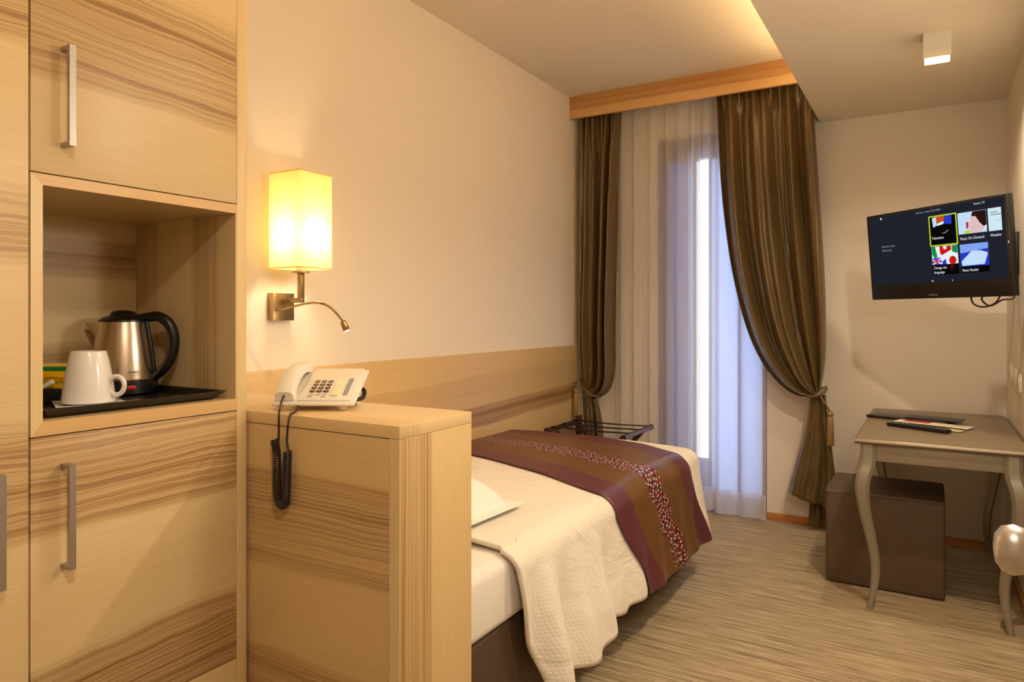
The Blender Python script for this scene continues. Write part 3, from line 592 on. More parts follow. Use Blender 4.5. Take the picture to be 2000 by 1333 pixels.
# runner
def runner_mat():
    m = bpy.data.materials.new('bed_runner_fabric'); m.use_nodes = True; k = NT(m); b = k.n['Principled BSDF']
    tc = k.n.new('ShaderNodeTexCoord'); sp_ = k.n.new('ShaderNodeSeparateXYZ'); k.l.new(tc.outputs['UV'], sp_.inputs[0]); u, v = sp_.outputs[0], sp_.outputs[1]
    silk = k.noise(k.comb(k.math('MULTIPLY', u, 20.0), k.math('MULTIPLY', v, 260.0), 0), 1, 2, 0.6)
    brown = k.ramp(silk, [(0.3, (92, 60, 26)), (0.7, (114, 78, 36))]); plum = k.ramp(silk, [(0.3, (84, 38, 48)), (0.7, (102, 50, 60))])
    edge = k.ramp(v, [(0.0, 1.0), (0.178, 1.0), (0.182, 0.0), (0.838, 0.0), (0.842, 1.0), (1.0, 1.0)])
    col = k.mix(edge, brown, plum)
    # embroidered leaves: small dashes in a wavy band
    wav = k.math('ADD', v, k.math('MULTIPLY', k.math('SINE', k.math('MULTIPLY', u, 60.0)), 0.022))
    zone = k.ramp(wav, [(0.385, 0.0), (0.405, 1.0), (0.555, 1.0), (0.575, 0.0)])
    for sc_, off, cc_, thr in ((1.0, 0.0, (140, 16, 44), 0.34), (1.13, 5.0, (30, 6, 14), 0.32), (1.4, 2.0, (110, 40, 70), 0.22), (1.22, 9.0, (214, 206, 200), 0.18)):
        vo = k.n.new('ShaderNodeTexVoronoi'); vo.voronoi_dimensions = '2D'; vo.inputs['Scale'].default_value = 1.0; vo.inputs['Randomness'].default_value = 0.75
        k.l.new(k.comb(k.math('MULTIPLY_ADD', u, 62.0*sc_, off), k.math('MULTIPLY_ADD', v, 27.0*sc_, k.math('MULTIPLY', u, 30.0)), off), vo.inputs['Vector'])
        dot = k.ramp(vo.outputs['Distance'], [(thr, 1.0), (thr+0.05, 0.0)])
        col = k.mix(k.math('MULTIPLY', dot, zone), col, lin(cc_))
    k.l.new(col, b.inputs['Base Color']); b.inputs['Roughness'].default_value = 0.42; b.inputs['Sheen Weight'].default_value = 0.08; b.inputs['Sheen Tint'].default_value = lin((200, 160, 150))
    return m
M['runner'] = runner_mat()
NEAR = [(-2.112, 2.80), (-1.85, 2.70), (-1.39, 2.52), (-1.06, 2.38), (-0.95, 2.39), (-0.55, 2.64)]
FAR = [(-2.112, 3.43), (-1.43, 3.42), (-1.06, 3.285), (-0.95, 3.29), (-0.55, 3.43)]
def runner_fn(u, v):
    a = -2.110 + u*(AE + 0.455 + 2.110); n_ = lerp(NEAR, a); f_ = lerp(FAR, a); b = n_ + v*(f_-n_)
    return drape(a, b, 0.0140 + 0.002*math.sin(u*30)*math.sin(v*5), fold=0.042)
rn = MB().grid(runner_fn, 120, 40).build('bed_runner', M['runner'], smooth=True, solid=0.004)
tag(rn, 'brown and plum satin bed runner with embroidered band across the duvet', 'bed runner')
# pillow
pl = MB(); pcx, pcy, pz = -1.606, 1.750, 0.641
def pil(u, v, top):
    x = 2*u-1; y = 2*v-1; ex, ey = abs(x)**3.2, abs(y)**3.2
    inn = max(0.0, 1 - (x/0.90)**4) * max(0.0, 1 - (y/0.88)**4)
    hgt = 0.128*inn**0.5 + (0.004*noise.noise(Vector((x*3, y*3, 2))))
    mid = 0.010 + 0.004*max(0, x)*max(0, y)
    px_ = pcx + x*0.425*(1-0.05*(1-abs(y))*abs(x)); py_ = pcy + y*0.300*(1-0.05*(1-abs(x))*abs(y))
    a_ = math.radians(2)
    return (px_, py_, pz + mid + (hgt if top else -min(0.0, 0.0)) + (0.0018 if top else -0.0018))
pl.grid(lambda u, v: pil(u, v, True), 40, 30); pl.grid(lambda u, v: pil(u, v, False), 40, 30, flip=True)
n1 = 41*31
def ring_idx():
    r = [i for i in range(41)] + [j*41+40 for j in range(1, 31)] + [30*41+i for i in range(39, -1, -1)] + [j*41 for j in range(29, 0, -1)]
    return r
ri = ring_idx()
for a, b in zip(ri, ri[1:]+ri[:1]): pl.f.append((a, n1+a, n1+b, b)); pl.m.append(0)
M['pillow'] = mat('white_pillow_cotton', (242, 238, 230), 0.85, bump=0.1, bscale=400)
tag(pl.build('pillow', M['pillow'], smooth=True), 'white flanged pillow at the head of the bed', 'pillow')

# ------------------------------------------------------------------ curtains
YC = 4.455
def drape_sheet(left, right, npl, amp, y0, z_taper, n=200, m=90, ph=0.0):
    LC = curve(left, 60); RC = curve(right, 60)
    def at(C_, t): x = t*60; i = min(59, int(x)); return C_[i] + (C_[i+1]-C_[i])*(x-i)
    def fn(u, v):
        p = at(LC, v); q = at(RC, v); w = (q-p).length
        uu = u + 0.010*math.sin(u*23+v*3)
        P_ = p + (q-p)*uu
        k = z_taper(v)
        w1 = math.sin(2*PI*npl*uu + ph + 1.6*math.sin(2.3*uu*PI + ph)); w2 = math.sin(2*PI*npl*2.3*uu + 1.7*ph + 1.4*v + 1.1*math.sin(5*uu))
        fold_ = math.copysign(abs(w1)**0.75, w1) + 0.30*w2
        top = max(0.0, 1 - v/0.10); fold_ = fold_*(1 - 0.6*top) + 0.7*top*math.sin(2*PI*npl*3*uu)
        y = y0 + amp*k*fold_ + 0.012*k*noise.noise(Vector((u*7, v*5, ph))) + 0.004*noise.noise(Vector((u*30, v*16, ph+4)))
        return (P_.x, y, P_.z)
    return MB().grid(fn, n, m)
# right drape, swept aside to a hook
rc = thing('curtain', (-0.72, YC, 0), 'olive brown taffeta curtain beside the desk swept back with a cord', 'curtain', 'olive brown taffeta curtains')
Lr = [(-1.165, 0, 2.72), (-1.158, 0, 2.45), (-1.135, 0, 2.0), (-1.085, 0, 1.60), (-1.000, 0, 1.24), (-0.905, 0, 1.02), (-0.790, 0, 0.875), (-0.690, 0, 0.815), (-0.600, 0, 0.815)]
Rr = [(-0.590, 0, 2.72), (-0.584, 0, 2.45), (-0.562, 0, 2.10), (-0.542, 0, 1.75), (-0.530, 0, 1.45), (-0.528, 0, 1.24), (-0.532, 0, 1.05), (-0.545, 0, 0.93), (-0.560, 0, 0.845)]
drape_sheet(Lr, Rr, 3.9, 0.046, YC, lambda v: (0.75 + 0.6*min(1, v*2.2))*(1-0.78*max(0, v-0.45)/0.55)).build('panel', M['drape'], rc, smooth=True, solid=0.003)
Lt = [(-0.612, 0, 0.815), (-0.640, 0, 0.62), (-0.690, 0, 0.42), (-0.738, 0, 0.225)]
Rt = [(-0.545, 0, 0.830), (-0.520, 0, 0.62), (-0.490, 0, 0.42), (-0.500, 0, 0.150)]
drape_sheet(Lt, Rt, 1.6, 0.026, YC+0.005, lambda v: 0.35 + 0.75*v, 80, 40, 0.6).build('tail', M['drape'], rc, smooth=True, solid=0.003)
Lt2 = [(-0.600, 0, 0.80), (-0.610, 0, 0.5), (-0.622, 0, 0.2), (-0.628, 0, 0.035)]
Rt2 = [(-0.535, 0, 0.82), (-0.500, 0, 0.5), (-0.470, 0, 0.25), (-0.475, 0, 0.030)]
drape_sheet(Lt2, Rt2, 2.5, 0.018, YC+0.065, lambda v: 0.4 + 0.6*v, 60, 30, 2.0).build('tail', M['drape'], rc, smooth=True, solid=0.003)
M['cordg'] = mat('bronze_silk_cord', (112, 86, 50), 0.45); M['tas'] = mat('bronze_silk_tassel', (150, 118, 72), 0.55, bump=0.4, bscale=120)
def tieback(parent, loop, tie, tassel):
    t_ = MB().tube(curve(loop, 36), 0.008, 8).build('tieback_cord', M['cordg'], parent, smooth=True)
    c0 = Vector(tassel)
    MB().tube(curve([tie, (Vector(tie)+c0)/2 + Vector((0.006, -0.01, 0.01)), c0 + UP*0.03], 12), 0.005, 8).build('tassel_cord', M['cordg'], parent, smooth=True)
    MB().lathe(c0, [(0.004, 0.036), (0.016, 0.028), (0.019, 0.016), (0.012, 0.004), (0.016, -0.004), (0.0195, -0.04), (0.0215, -0.16), (0.018, -0.165)], 18).build('tassel', M['tas'], parent, smooth=True)
tieback(rc, [(-0.545, 4.60, 0.86), (-0.530, 4.50, 0.850), (-0.555, 4.425, 0.830), (-0.600, 4.420, 0.815), (-0.628, 4.45, 0.81), (-0.62, 4.52, 0.815), (-0.560, 4.60, 0.855)], (-0.560, 4.425, 0.832), (-0.500, 4.43, 0.70))
# left drape
lc = thing('curtain', (-2.0, YC, 0), 'olive brown taffeta curtain gathered in the corner behind the luggage rack', 'curtain', 'olive brown taffeta curtains')
Ll = [(-2.116, 0, 2.72), (-2.116, 0, 2.2), (-2.116, 0, 1.7), (-2.114, 0, 1.25), (-2.110, 0, 0.97), (-2.102, 0, 0.86), (-2.094, 0, 0.80)]
Rl = [(-1.815, 0, 2.72), (-1.838, 0, 2.2), (-1.852, 0, 1.7), (-1.862, 0, 1.25), (-1.868, 0, 0.92), (-1.900, 0, 0.78), (-1.985, 0, 0.715)]
drape_sheet(Ll, Rl, 2.8, 0.042, YC, lambda v: (0.8 + 0.5*min(1, v*2))*(1-0.7*max(0, v-0.6)/0.4), 160, 80, 1.0).build('panel', M['drape'], lc, smooth=True, solid=0.003)
Lk = [(-2.100, 0, 0.80), (-2.098, 0, 0.6), (-2.085, 0, 0.3), (-2.080, 0, 0.03)]
Rk = [(-2.000, 0, 0.73), (-1.960, 0, 0.6), (-1.935, 0, 0.3), (-1.930, 0, 0.03)]
drape_sheet(Lk, Rk, 2.0, 0.022, YC, lambda v: 0.5 + 0.5*v, 60, 40, 0.2).build('tail', M['drape'], lc, smooth=True, solid=0.003)
tieback(lc, [(-2.118, 4.52, 0.86), (-2.114, 4.47, 0.845), (-2.085, 4.425, 0.80), (-2.03, 4.405, 0.755), (-1.985, 4.42, 0.735), (-1.975, 4.50, 0.74), (-2.10, 4.52, 0.84)], (-2.104, 4.40, 0.850), (-2.100, 4.350, 0.755))
# sheers: two voile panels
def sheer_panel(x0, x1, y0, npl, amp, zt, zb, label, ph):
    t = thing('sheer_curtain', ((x0+x1)/2, y0, 0), label, 'curtain', 'white sheer curtains')
    def f(u, v, za, zb_):
        uu = u + 0.012*math.sin(u*17+ph)
        flare = 1 + 0.05*(1 - v if False else 0)
        x = x0 + (x1-x0)*uu
        y = y0 + amp*(math.sin(2*PI*npl*uu + ph + 0.8*math.sin(u*9)) + 0.4*math.sin(2*PI*npl*1.7*uu + ph*2))
        return (x, y, za + (zb_-za)*v)
    MB().grid(lambda u, v: f(u, v, zt, zb+0.155), 200, 8).build('voile', M['sheer'], t, smooth=True)
    MB().grid(lambda u, v: f(u, v, zb+0.155, zb), 200, 3).build('hem', M['hem'], t, smooth=True)
    return t
sheer_panel(-1.90, -1.165, 4.575, 7.5, 0.020, 2.72, 0.02, 'white sheer curtain panel between the gathered corner curtain and the window slit', 0.4)
sheer_panel(-1.205, -0.878, 4.553, 2.4, 0.012, 2.72, 0.012, 'white sheer curtain panel with a deep hem next to the swept back curtain', 1.9)

# ------------------------------------------------------------------ luggage rack
lr = thing('luggage_rack', (-1.80, 4.05, 0), 'dark mahogany folding luggage rack with black straps behind the bed', 'luggage rack')
for x, s in ((-2.055, 1), (-1.545, -1)):
    MB().tube([(x, 3.84, 0.573), (x, 3.86, 0.573), (x, 4.10, 0.573), (x, 4.30, 0.573), (x, 4.32, 0.573)], lambda t: 0.019 if t in (0.0, 1.0) else 0.016, 12).build('rail', M['mahog'], lr, smooth=True)
for y in (3.93, 4.27):
    MB().obox(((-2.05-1.58)/2, y, 0.29), Vector((0.49, 0, 0.56)).normalized(), Vector((0, 1, 0)), Vector((-0.56, 0, 0.49)).normalized(), 0.36, 0.010, 0.016).build('leg', M['mahog'], lr, bevel=0.003)
    MB().obox(((-2.02-1.55)/2, y-0.022, 0.29), Vector((-0.49, 0, 0.56)).normalized(), Vector((0, 1, 0)), Vector((0.56, 0, 0.49)).normalized(), 0.36, 0.010, 0.016).build('leg', M['mahog'], lr, bevel=0.003)
for y in (3.92, 4.08, 4.24):
    MB().grid(lambda u, v, y=y: (-2.055+0.51*u, y-0.022+0.044*v, 0.590-0.006*math.sin(PI*u)), 16, 1).build('strap', M['blackm'], lr, solid=0.003)
# tall wooden back of the rack, with raised end posts
for x in (-2.055,):
    MB().box(x-0.016, x+0.016, 4.285, 4.335, 0.45, 0.612).build('back_post', M['mahog'], lr, bevel=0.004)

# ------------------------------------------------------------------ desk
dk = thing('writing_desk', (0.02, 3.98, 0), 'champagne lacquered writing desk with curved legs along the right wall', 'desk')
DX0, DX1, DY0, DY1 = -0.290, 0.345, 3.398, 4.570
tp = MB(); prof_ = [(0.012, 0.728), (0.004, 0.732), (0.0, 0.740), (0.003, 0.748), (0.010, 0.7535), (0.016, 0.755)]
vs = []
for ins, z in prof_: vs += [(DX0+ins, DY0+ins, z), (DX1-ins, DY0+ins, z), (DX1-ins, DY1-ins, z), (DX0+ins, DY1-ins, z)]
fs = [(3,2,1,0)] + [(a*4+q, a*4+(q+1) % 4, a*4+4+(q+1) % 4, a*4+4+q) for a in range(5) for q in range(4)] + [(20,21,22,23)]
tp.add(vs, fs); tp.build('tabletop', M['desktop'], dk, smooth=True)
for (x0, x1, y0, y1) in ((DX0+0.035, DX1-0.035, DY0+0.030, DY0+0.050), (DX0+0.035, DX1-0.035, DY1-0.050, DY1-0.030), (DX0+0.030, DX0+0.050, DY0+0.051, DY1-0.051), (DX1-0.050, DX1-0.030, DY0+0.051, DY1-0.051)):
    MB().box(x0, x1, y0, y1, 0.655, 0.7285).build('apron', M['desk'], dk, bevel=0.002)
LEG = [(0.728, 0.0, 0.029), (0.650, 0.002, 0.031), (0.60, 0.014, 0.031), (0.54, 0.022, 0.0285), (0.46, 0.017, 0.0250), (0.38, 0.003, 0.0225), (0.30, -0.012, 0.0205), (0.22, -0.024, 0.0190), (0.15, -0.026, 0.0175), (0.08, -0.019, 0.0150), (0.03, -0.010, 0.0128), (0.0, -0.006, 0.0120)]
def leg(cx, cy, sx, sy):
    l = MB(); pts = [sample([(z, o_, w_) for z, o_, w_ in LEG], i/33) for i in range(34)]; vs = []
    for z, o_, w_ in pts:
        for i, j in ((-1,-.55),(-.55,-1),(.55,-1),(1,-.55),(1,.55),(.55,1),(-.55,1),(-1,.55)): vs.append((cx + sx*o_ + i*w_, cy + sy*o_ + j*w_, z))
    n = 8; fs = [(a*n+q, a*n+(q+1) % n, (a+1)*n+(q+1) % n, (a+1)*n+q) for a in range(33) for q in range(n)] + [tuple(range(n)), tuple(33*n+7-q for q in range(n))]
    l.add(vs, fs); return l.build('leg', M['desk'], dk, smooth=True)
leg(DX0+0.056, DY0+0.040, -1, -1); leg(DX1-0.060, DY0+0.040, 1, -1); leg(DX0+0.056, DY1-0.042, -1, 1); leg(DX1-0.060, DY1-0.042, 1, 1)
# things on the desk
DZ = 0.7555
def slab(name, c, ang, hx, hy, z0, h, m, label, cat, bev=0.0015):
    a = Vector((math.cos(ang), math.sin(ang), 0)); b = Vector((-math.sin(ang), math.cos(ang), 0))
    return tag(MB().obox((c[0], c[1], z0+h/2), a, b, UP, hx, hy, h/2).build(name, m, bevel=bev), label, cat)
M['red'] = mat('red_print', (176, 52, 34), 0.5); M['dgreen'] = mat('dark_green_print', (66, 64, 40), 0.5); M['beigep'] = mat('beige_print', (214, 190, 150), 0.6); M['navy'] = mat('navy_cover', (34, 32, 40), 0.4)
slab('leather_folder', (-0.090, 4.150), -0.30, 0.185, 0.085, DZ, 0.013, M['black'], 'black leather guest folder lying at the back of the desk papers', 'folder', 0.003)
slab('magazine', (0.020, 4.125), -0.22, 0.120, 0.070, DZ+0.0135, 0.004, M['navy'], 'dark covered magazine on top of the black leather folder', 'magazine', 0.0005)
mg = thing('brochure', (0.02, 3.975, DZ), 'red and white printed brochure between the folder and the remote', 'brochure')
a_ = -0.36; ax_ = Vector((math.cos(a_), math.sin(a_), 0)); ay_ = Vector((-math.sin(a_), math.cos(a_), 0)); bc = Vector((0.012, 3.985, 0))
MB().obox(bc + UP*(DZ+0.0055), ax_, ay_, UP, 0.165, 0.046, 0.0015).build('paper', M['paper'], mg)
MB().obox(bc - ax_*0.075 + ay_*0.010 + UP*(DZ+0.0074), ax_, ay_, UP, 0.060, 0.030, 0.0003).build('red_print', M['red'], mg)
MB().obox(bc + ax_*0.080 - ay_*0.010 + UP*(DZ+0.0074), ax_, ay_, UP, 0.055, 0.018, 0.0003).build('beige_print', M['beigep'], mg)
lf = thing('leaflet', (0.0, 3.875, DZ), 'green and beige leaflet lying next to the remote control', 'leaflet')
a_ = -0.46; ax_ = Vector((math.cos(a_), math.sin(a_), 0)); ay_ = Vector((-math.sin(a_), math.cos(a_), 0)); bc = Vector((-0.012, 3.882, 0))
MB().obox(bc + UP*(DZ+0.0016), ax_, ay_, UP, 0.158, 0.034, 0.0014).build('paper', M['dgreen'], lf)
MB().obox(bc + ax_*0.118 + UP*(DZ+0.0033), ax_, ay_, UP, 0.038, 0.032, 0.0003).build('title_block', M['beigep'], lf)
MB().obox(bc - ax_*0.130 + UP*(DZ+0.0033), ax_, ay_, UP, 0.026, 0.032, 0.0003).build('white_margin', M['paper'], lf)
rm = thing('remote_control', (-0.055, 3.80, DZ), 'slim black remote control at the front of the desk papers', 'remote control')
a_ = -0.50; ax_ = Vector((math.cos(a_), math.sin(a_), 0)); ay_ = Vector((-math.sin(a_), math.cos(a_), 0)); bc = Vector((-0.050, 3.800, 0))
MB().obox(bc + UP*(DZ+0.0090), ax_, ay_, UP, 0.140, 0.023, 0.0085).build('body', M['black'], rm, bevel=0.004)
M['btn'] = mat('grey_rubber', (84, 82, 80), 0.6)
for i in range(8):
    for j in (-1, 0, 1):
        MB().obox(bc + UP*(DZ+0.0181) + ax_*(-0.09+i*0.022) + ay_*j*0.012, ax_, ay_, UP, 0.006, 0.004, 0.0009).build('button', M['btn'], rm)

# pouf under the desk
pf = thing('cube_pouf', (-0.19, 3.90, 0), 'taupe leatherette cube pouf pushed under the desk', 'pouf')
MB().box(-0.438, 0.058, 3.690, 4.118, 0.004, 0.452).build('body', M['pouf'], pf, bevel=0.014, seg=3)
sm = MB()
for y in (3.690, 4.118):
    for z in (0.438,): sm.tube([(-0.43, y + (-0.0005 if y < 4 else 0.0005), z), (0.05, y + (-0.0005 if y < 4 else 0.0005), z)], 0.0022, 6)
sm.tube([(-0.4385, 3.70, 0.438), (-0.4385, 4.11, 0.438)], 0.0022, 6); sm.build('seam', M['base'], pf)
for x in (-0.40, 0.02):
    for y in (3.73, 4.08): MB().lathe((x, y, 0), [(0.016, 0), (0.016, 0.0045)], 12).build('foot', M['black'], pf)

# ------------------------------------------------------------------ television
TC = Vector((0.00706, 3.79034, 1.58691)); TW = Vector((0.75124, -0.66003, 0)); TU = Vector((-0.06022, -0.06854, 0.99583)); TN = TW.cross(TU).normalized()
tv = thing('television', tuple(TC - UP*0.22), 'black flat screen television on a wall arm showing a menu', 'television')
def tp_(a, b, h=0.0): return TC + TW*a + TU*b + TN*h
HW, HH = 0.37, 0.2152
MB().obox(tp_(0, 0, -0.018), TW, TU, TN, HW, HH, 0.018).build('bezel', M['black'], tv, bevel=0.004)
bk = MB(); vs = [tp_(a*0.345, b*0.19, -0.036) for a, b in ((-1,-1), (1,-1), (1,1), (-1,1))] + [tp_(a*0.27, b*0.14-0.01, -0.066) for a, b in ((-1,-1), (1,-1), (1,1), (-1,1))]
bk.add(vs, [(3,2,1,0), (4,5,6,7)] + [(q, (q+1) % 4, 4+(q+1) % 4, 4+q) for q in range(4)]); bk.build('back_cover', M['blackm'], tv)
M['scr'] = emit('screen_dark', (34, 36, 46), 0.9)
scr = MB().obox(tp_(0, 0.032, 0.0004), TW, TU, TN, 0.3545, 0.172, 0.0005).build('screen', M['scr'], tv)
def E_(n, c, s=1.0): return emit('screen_' + n, c, s)
EW = E_('white', (235, 238, 245)); EL = E_('lime', (196, 214, 40)); EK = E_('black', (10, 8, 8)); ER = E_('red', (200, 30, 22)); EG = E_('green', (20, 140, 70)); EB = E_('blue', (40, 60, 200)); ELB = E_('pale_blue', (196, 222, 250)); EMB = E_('mid_blue', (130, 164, 240)); EO = E_('orange', (206, 80, 20)); ESK = E_('skin', (222, 190, 190)); EH = E_('hair', (44, 20, 16)); EGY = E_('grey', (150, 156, 170)); EDT = E_('dark_red', (60, 14, 12))
def rectp(name, x0, x1, y0, y1, m, h, par=None):
    return MB().add([tp_(x0, y0, h), tp_(x1, y0, h), tp_(x1, y1, h), tp_(x0, y1, h)], [(0,1,2,3)]).build(name, m, par or scr)
def polyp(name, pts, m, h, par=None): return MB().add([tp_(a, b, h) for a, b in pts], [tuple(range(len(pts)))]).build(name, m, par or scr)
def ellp(name, cx, cy, rx, ry, m, h): return polyp(name, [(cx+rx*math.cos(2*PI*i/24), cy+ry*math.sin(2*PI*i/24)) for i in range(24)], m, h)
h0, h1, h2, h3 = 0.0012, 0.0015, 0.0018, 0.0021
# selected tile
rectp('tile_border', -0.007, 0.1355, 0.026, 0.1665, EL, h0); rectp('tile', -0.001, 0.130, 0.0315, 0.161, EK, h1)
polyp('tile_picture', [(0.012, 0.156), (0.034, 0.159), (0.034, 0.120), (0.016, 0.112)], ELB, h2); polyp('tile_picture', [(0.034, 0.160), (0.078, 0.161), (0.072, 0.140), (0.036, 0.128)], EO, h2)
polyp('tile_picture', [(0.036, 0.128), (0.072, 0.138), (0.070, 0.124), (0.036, 0.118)], EW, h3); polyp('tile_picture', [(0.078, 0.161), (0.112, 0.160), (0.110, 0.118), (0.072, 0.124)], EB, h2)
polyp('tile_picture', [(0.054, 0.083), (0.074, 0.085), (0.092, 0.096), (0.094, 0.094), (0.076, 0.081)], EGY, h2)
# music tile
rectp('tile', 0.141, 0.274, 0.066, 0.161, ELB, h0); polyp('tile_picture', [(0.196, 0.068), (0.194, 0.110), (0.206, 0.140), (0.232, 0.150), (0.262, 0.126), (0.268, 0.092), (0.246, 0.067)], ESK, h1)
polyp('tile_picture', [(0.206, 0.140), (0.212, 0.160), (0.274, 0.160), (0.274, 0.098), (0.262, 0.090), (0.244, 0.108), (0.226, 0.138)], EH, h2)
polyp('tile_picture', [(0.180, 0.118), (0.192, 0.116), (0.190, 0.090), (0.180, 0.088)], ER, h2); polyp('tile_picture', [(0.172, 0.078), (0.194, 0.084), (0.196, 0.067), (0.168, 0.067)], EL, h2)
polyp('tile_picture', [(0.262, 0.084), (0.274, 0.096), (0.274, 0.080)], EW, h3)
# weather tile
rectp('tile', 0.282, 0.341, 0.065, 0.162, E_('ice', (206, 232, 240)), h0); rectp('tile_picture', 0.294, 0.341, 0.131, 0.136, EGY, h1); rectp('tile_picture', 0.294, 0.325, 0.141, 0.146, EGY, h1); rectp('tile_picture', 0.315, 0.341, 0.108, 0.1095, EGY, h1)
# language tile
rectp('tile', -0.001, 0.131, -0.060, 0.024, EW, h0)
polyp('tile_picture', [(0.0, 0.024), (0.018, 0.024), (0.028, -0.026), (0.012, -0.030), (0.0, -0.010)], EG, h1); polyp('tile_picture', [(0.040, 0.024), (0.098, 0.022), (0.100, 0.004), (0.050, -0.018), (0.042, -0.008)], ER, h1)
polyp('tile_picture', [(0.058, 0.024), (0.078, 0.024), (0.075, 0.008), (0.062, 0.009)], EW, h2); polyp('tile_picture', [(0.102, 0.022), (0.131, 0.023), (0.130, -0.014), (0.104, -0.006)], EG, h1)
polyp('tile_picture', [(0.0, -0.030), (0.044, -0.028), (0.048, -0.060), (0.0, -0.060)], EB, h1)
polyp('tile_picture', [(0.0, -0.034), (0.0, -0.041), (0.044, -0.058), (0.048, -0.058), (0.048, -0.053)], EW, h2); polyp('tile_picture', [(0.044, -0.030), (0.048, -0.035), (0.004, -0.060), (0.0, -0.056)], EW, h2)
rectp('tile_picture', 0.0, 0.048, -0.048, -0.042, ER, h3); rectp('tile_picture', 0.021, 0.027, -0.060, -0.029, ER, h3)
polyp('tile_picture', [(0.052, -0.045), (0.070, -0.036), (0.072, -0.060), (0.050, -0.060)], EB, h1); ellp('tile_picture', 0.104, -0.044, 0.018, 0.019, ER, h2)
rectp('caption_panel', -0.001, 0.131, -0.108, -0.0601, EK, h0); polyp('tile_picture', [(0.086, -0.066), (0.112, -0.066), (0.096, -0.098)], EDT, h1)
# news tile
rectp('tile', 0.142, 0.274, -0.077, 0.021, EB, h0); polyp('tile_picture', [(0.142, 0.021), (0.274, 0.021), (0.274, -0.004), (0.143, -0.018)], EMB, h1); polyp('tile_picture', [(0.146, -0.055), (0.198, -0.010), (0.240, -0.012), (0.272, -0.024), (0.254, -0.072), (0.150, -0.074)], ELB, h2)
rectp('caption_panel', 0.142, 0.274, -0.106, -0.0771, EK, h0)
def cap(s, x, y, size, fit, m=EW): return text(s, tp_(x, y, 0.0024), TW, TU, size, m, 'caption', scr, fit=fit, bold=0.0)
cap('Television', 0.005, 0.0575, 0.017, 0.061); cap('Music On Demand', 0.147, 0.0405, 0.017, 0.112); cap('Weather', 0.288, 0.0415, 0.017, 0.050); cap('Change the', 0.005, -0.080, 0.017, 0.067); cap('language', 0.005, -0.1005, 0.017, 0.054); cap('News Reader', 0.148, -0.0995, 0.017, 0.077)
cap('Saturday, 16 April 2016 00:06', -0.072, 0.1875, 0.0125, 0.131, EGY); cap('Room: 171', 0.222, 0.1875, 0.0125, 0.049, EW); cap('Garden Hotel', -0.283, 0.0465, 0.0135, 0.078, EGY); cap('Welcome', -0.283, 0.0265, 0.0135, 0.058, EGY)
rectp('icon', -0.281, -0.272, 0.187, 0.196, EW, h1); cap('««', -0.013, -0.1375, 0.016, 0.013); cap('›', 0.0925, -0.1400, 0.020, 0.005)
M['logo'] = mat('grey_logo', (170, 170, 170), 0.4)
text('SAMSUNG', tp_(-0.033, -0.2015, 0.0006), TW, TU, 0.009, M['logo'], 'logo', tv, fit=0.046)
MB().obox(tp_(0.3635, 0.012, 0.0006), TW, TU, TN, 0.0012, 0.005, 0.0006).build('status_light', EW, tv)
# arm and wall plate
wb = thing('tv_wall_arm', (XR, 3.95, 1.4), 'black swivel arm with a wall plate carrying the television', 'wall mount')
a0 = tp_(0.05, -0.01, -0.070); a1 = Vector((XR-0.02, 4.05, a0.z))
MB().obox(tp_(0.05, -0.01, -0.0715), TW, TU, TN, 0.06, 0.06, 0.004).build('mount_plate', M['blackm'], wb, bevel=0.001)
mid_ = Vector((0.17, 4.06, a0.z))
for p, q in ((a0 - TN*0.008, mid_), (mid_, a1)):
    dd = (q-p).normalized(); MB().obox((p+q)/2, dd, UP, dd.cross(UP), (q-p).length/2 + 0.012, 0.018, 0.010).build('arm', M['blackm'], wb, bevel=0.003)
MB().box(XR-0.022, XR-0.0005, 3.99, 4.11, a0.z-0.10, a0.z+0.10).build('wall_plate', M['blackm'], wb, bevel=0.003)
M['greyb'] = mat('grey_plastic', (150, 146, 140), 0.45)
# cables
cbl = [tp_(0.16, -0.16, -0.05), tp_(0.14, -0.20, -0.05), tp_(0.15, -0.245, -0.045), tp_(0.20, -0.262, -0.04), tp_(0.25, -0.245, -0.05), tp_(0.27, -0.20, -0.06), tp_(0.22, -0.195, -0.075), tp_(0.18, -0.225, -0.06), tp_(0.22, -0.258, -0.055), tp_(0.26, -0.235, -0.08), Vector((XR-0.02, 3.98, 1.38)), Vector((XR-0.006, 4.02, 1.50))]
M['cable'] = mat('brown_black_cable', (52, 34, 22), 0.5)
tag(MB().tube(curve(cbl, 110), 0.0038, 8).build('cable_bundle', M['cable'], smooth=True), 'looped dark cable hanging below the television', 'cable')
jb = thing('antenna_socket', (XR, 4.08, 1.55), 'small grey connection box on the right wall behind the television', 'socket')
MB().box(XR-0.034, XR-0.0005, 4.115+0.005, 4.205, 1.52, 1.63).build('box', M['greyb'], jb, bevel=0.004)
MB().box(XR-0.037, XR-0.034, 4.135, 4.185, 1.545, 1.605).build('cover', M['cream2'], jb, bevel=0.001)

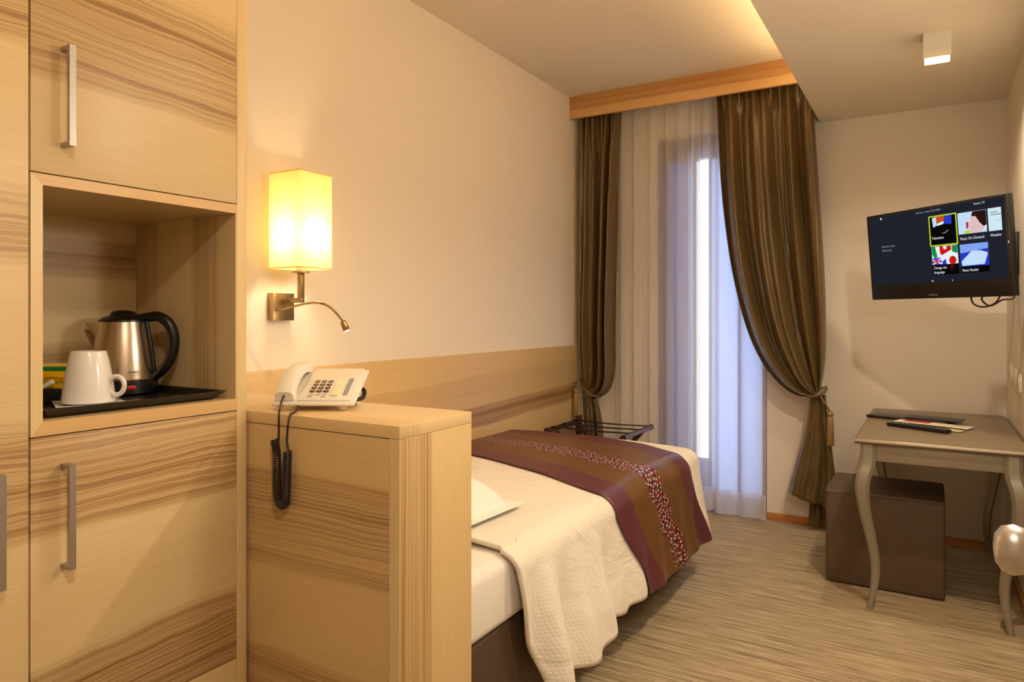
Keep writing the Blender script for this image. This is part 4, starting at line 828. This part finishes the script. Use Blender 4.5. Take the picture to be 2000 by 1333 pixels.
# ------------------------------------------------------------------ sockets on the right wall
M['soc'] = mat('ivory_socket', (226, 214, 194), 0.4); M['sock'] = mat('socket_dark_rocker', (150, 132, 108), 0.5)  # second tone is a darker tan for the middle rocker
for i, (y, z, lab) in enumerate(((4.33, 0.998, 'ivory wall switch plate nearest the window wall'), (4.135, 0.992, 'ivory wall switch plate in the middle of the row of three'), (3.94, 0.985, 'ivory wall switch plate nearest the open door'))):
    s_ = thing('wall_socket', (XR, y, z), lab, 'socket', 'switch plates above the desk')
    MB().box(XR-0.009, XR-0.0005, y-0.058, y+0.058, z-0.042, z+0.042).build('plate', M['soc'], s_, bevel=0.002)
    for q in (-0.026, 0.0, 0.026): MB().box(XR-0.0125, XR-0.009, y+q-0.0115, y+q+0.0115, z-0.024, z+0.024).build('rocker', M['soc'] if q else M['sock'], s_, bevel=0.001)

# ------------------------------------------------------------------ ceiling downlight in view
dl = thing('ceiling_spotlight', (0.024, 3.437, ZS), 'square white surface mounted ceiling spotlight above the desk', 'spotlight')
M['wlac'] = mat('white_lacquer', (224, 218, 206), 0.35)
hb = MB(); s_ = 0.050; z1, z0 = ZS-0.0005, 2.368; t_ = 0.004
for (x0, x1, y0, y1) in ((-s_, s_, -s_, -s_+t_), (-s_, s_, s_-t_, s_), (-s_, -s_+t_, -s_+t_, s_-t_), (s_-t_, s_, -s_+t_, s_-t_)): hb.box(0.024+x0, 0.024+x1, 3.437+y0, 3.437+y1, z0+0.022, z1)
hb.build('housing', M['wlac'], dl)
M['dglass'] = emit('glowing_glass', (1.0, 0.74, 0.42), 1.5, raw=True)
gb = MB()
for (x0, x1, y0, y1) in ((-s_, s_, -s_, -s_+t_), (-s_, s_, s_-t_, s_), (-s_, -s_+t_, -s_+t_, s_-t_), (s_-t_, s_, -s_+t_, s_-t_)): gb.box(0.024+x0, 0.024+x1, 3.437+y0, 3.437+y1, z0, z0+0.0218)
M['acr'] = mat('clear_acrylic_rim', (240, 228, 200), 0.2)
gb.build('glass_rim', M['acr'], dl)
M['dled'] = emit('spot_lamp_face', (1.0, 0.80, 0.50), 14, raw=True)
MB().lathe((0.024, 3.437, 2.384), [(0.001, 0), (0.022, 0.001), (0.034, 0.006), (0.038, 0.012), (0.038, 0.03)], 24).build('lamp_face', M['dled'], dl, smooth=True)

# ------------------------------------------------------------------ open door with the oval knob at the frame edge
door = structure(thing('door_1', (0.19, 0.84, 0), 'open white door with an oval satin knob at the frame edge', 'door')); del door['category']
M['dwood'] = mat('white_door_lacquer', (222, 212, 196), 0.4)
MB().box(0.168, 0.208, 0.40, 1.262, 0.008, 2.05).build('leaf', M['dwood'], door, bevel=0.002)
kx = Vector((0.100, 1.200, 0.962)); ne = Vector((-1, 0, 0))
MB().lathe(Vector((0.1675, 1.200, 0.962)), [(0.024, 0), (0.024, 0.005), (0.010, 0.008), (0.009, 0.045)], 20, Vector((0,1,0)), Vector((0,0,1)), ne).build('rosette', M['chrome'], door, smooth=True)
M['knob'] = mat('satin_pearl_nickel', (206, 200, 194), 0.34, 0.8)
MB().lathe(kx, [(0.004, -0.024), (0.016, -0.0215), (0.0245, -0.014), (0.028, 0.0), (0.0245, 0.014), (0.016, 0.0215), (0.004, 0.024)], 28, Vector((0,1,0)), Vector((0,0,1.27)), ne).build('knob', M['knob'], door, smooth=True)
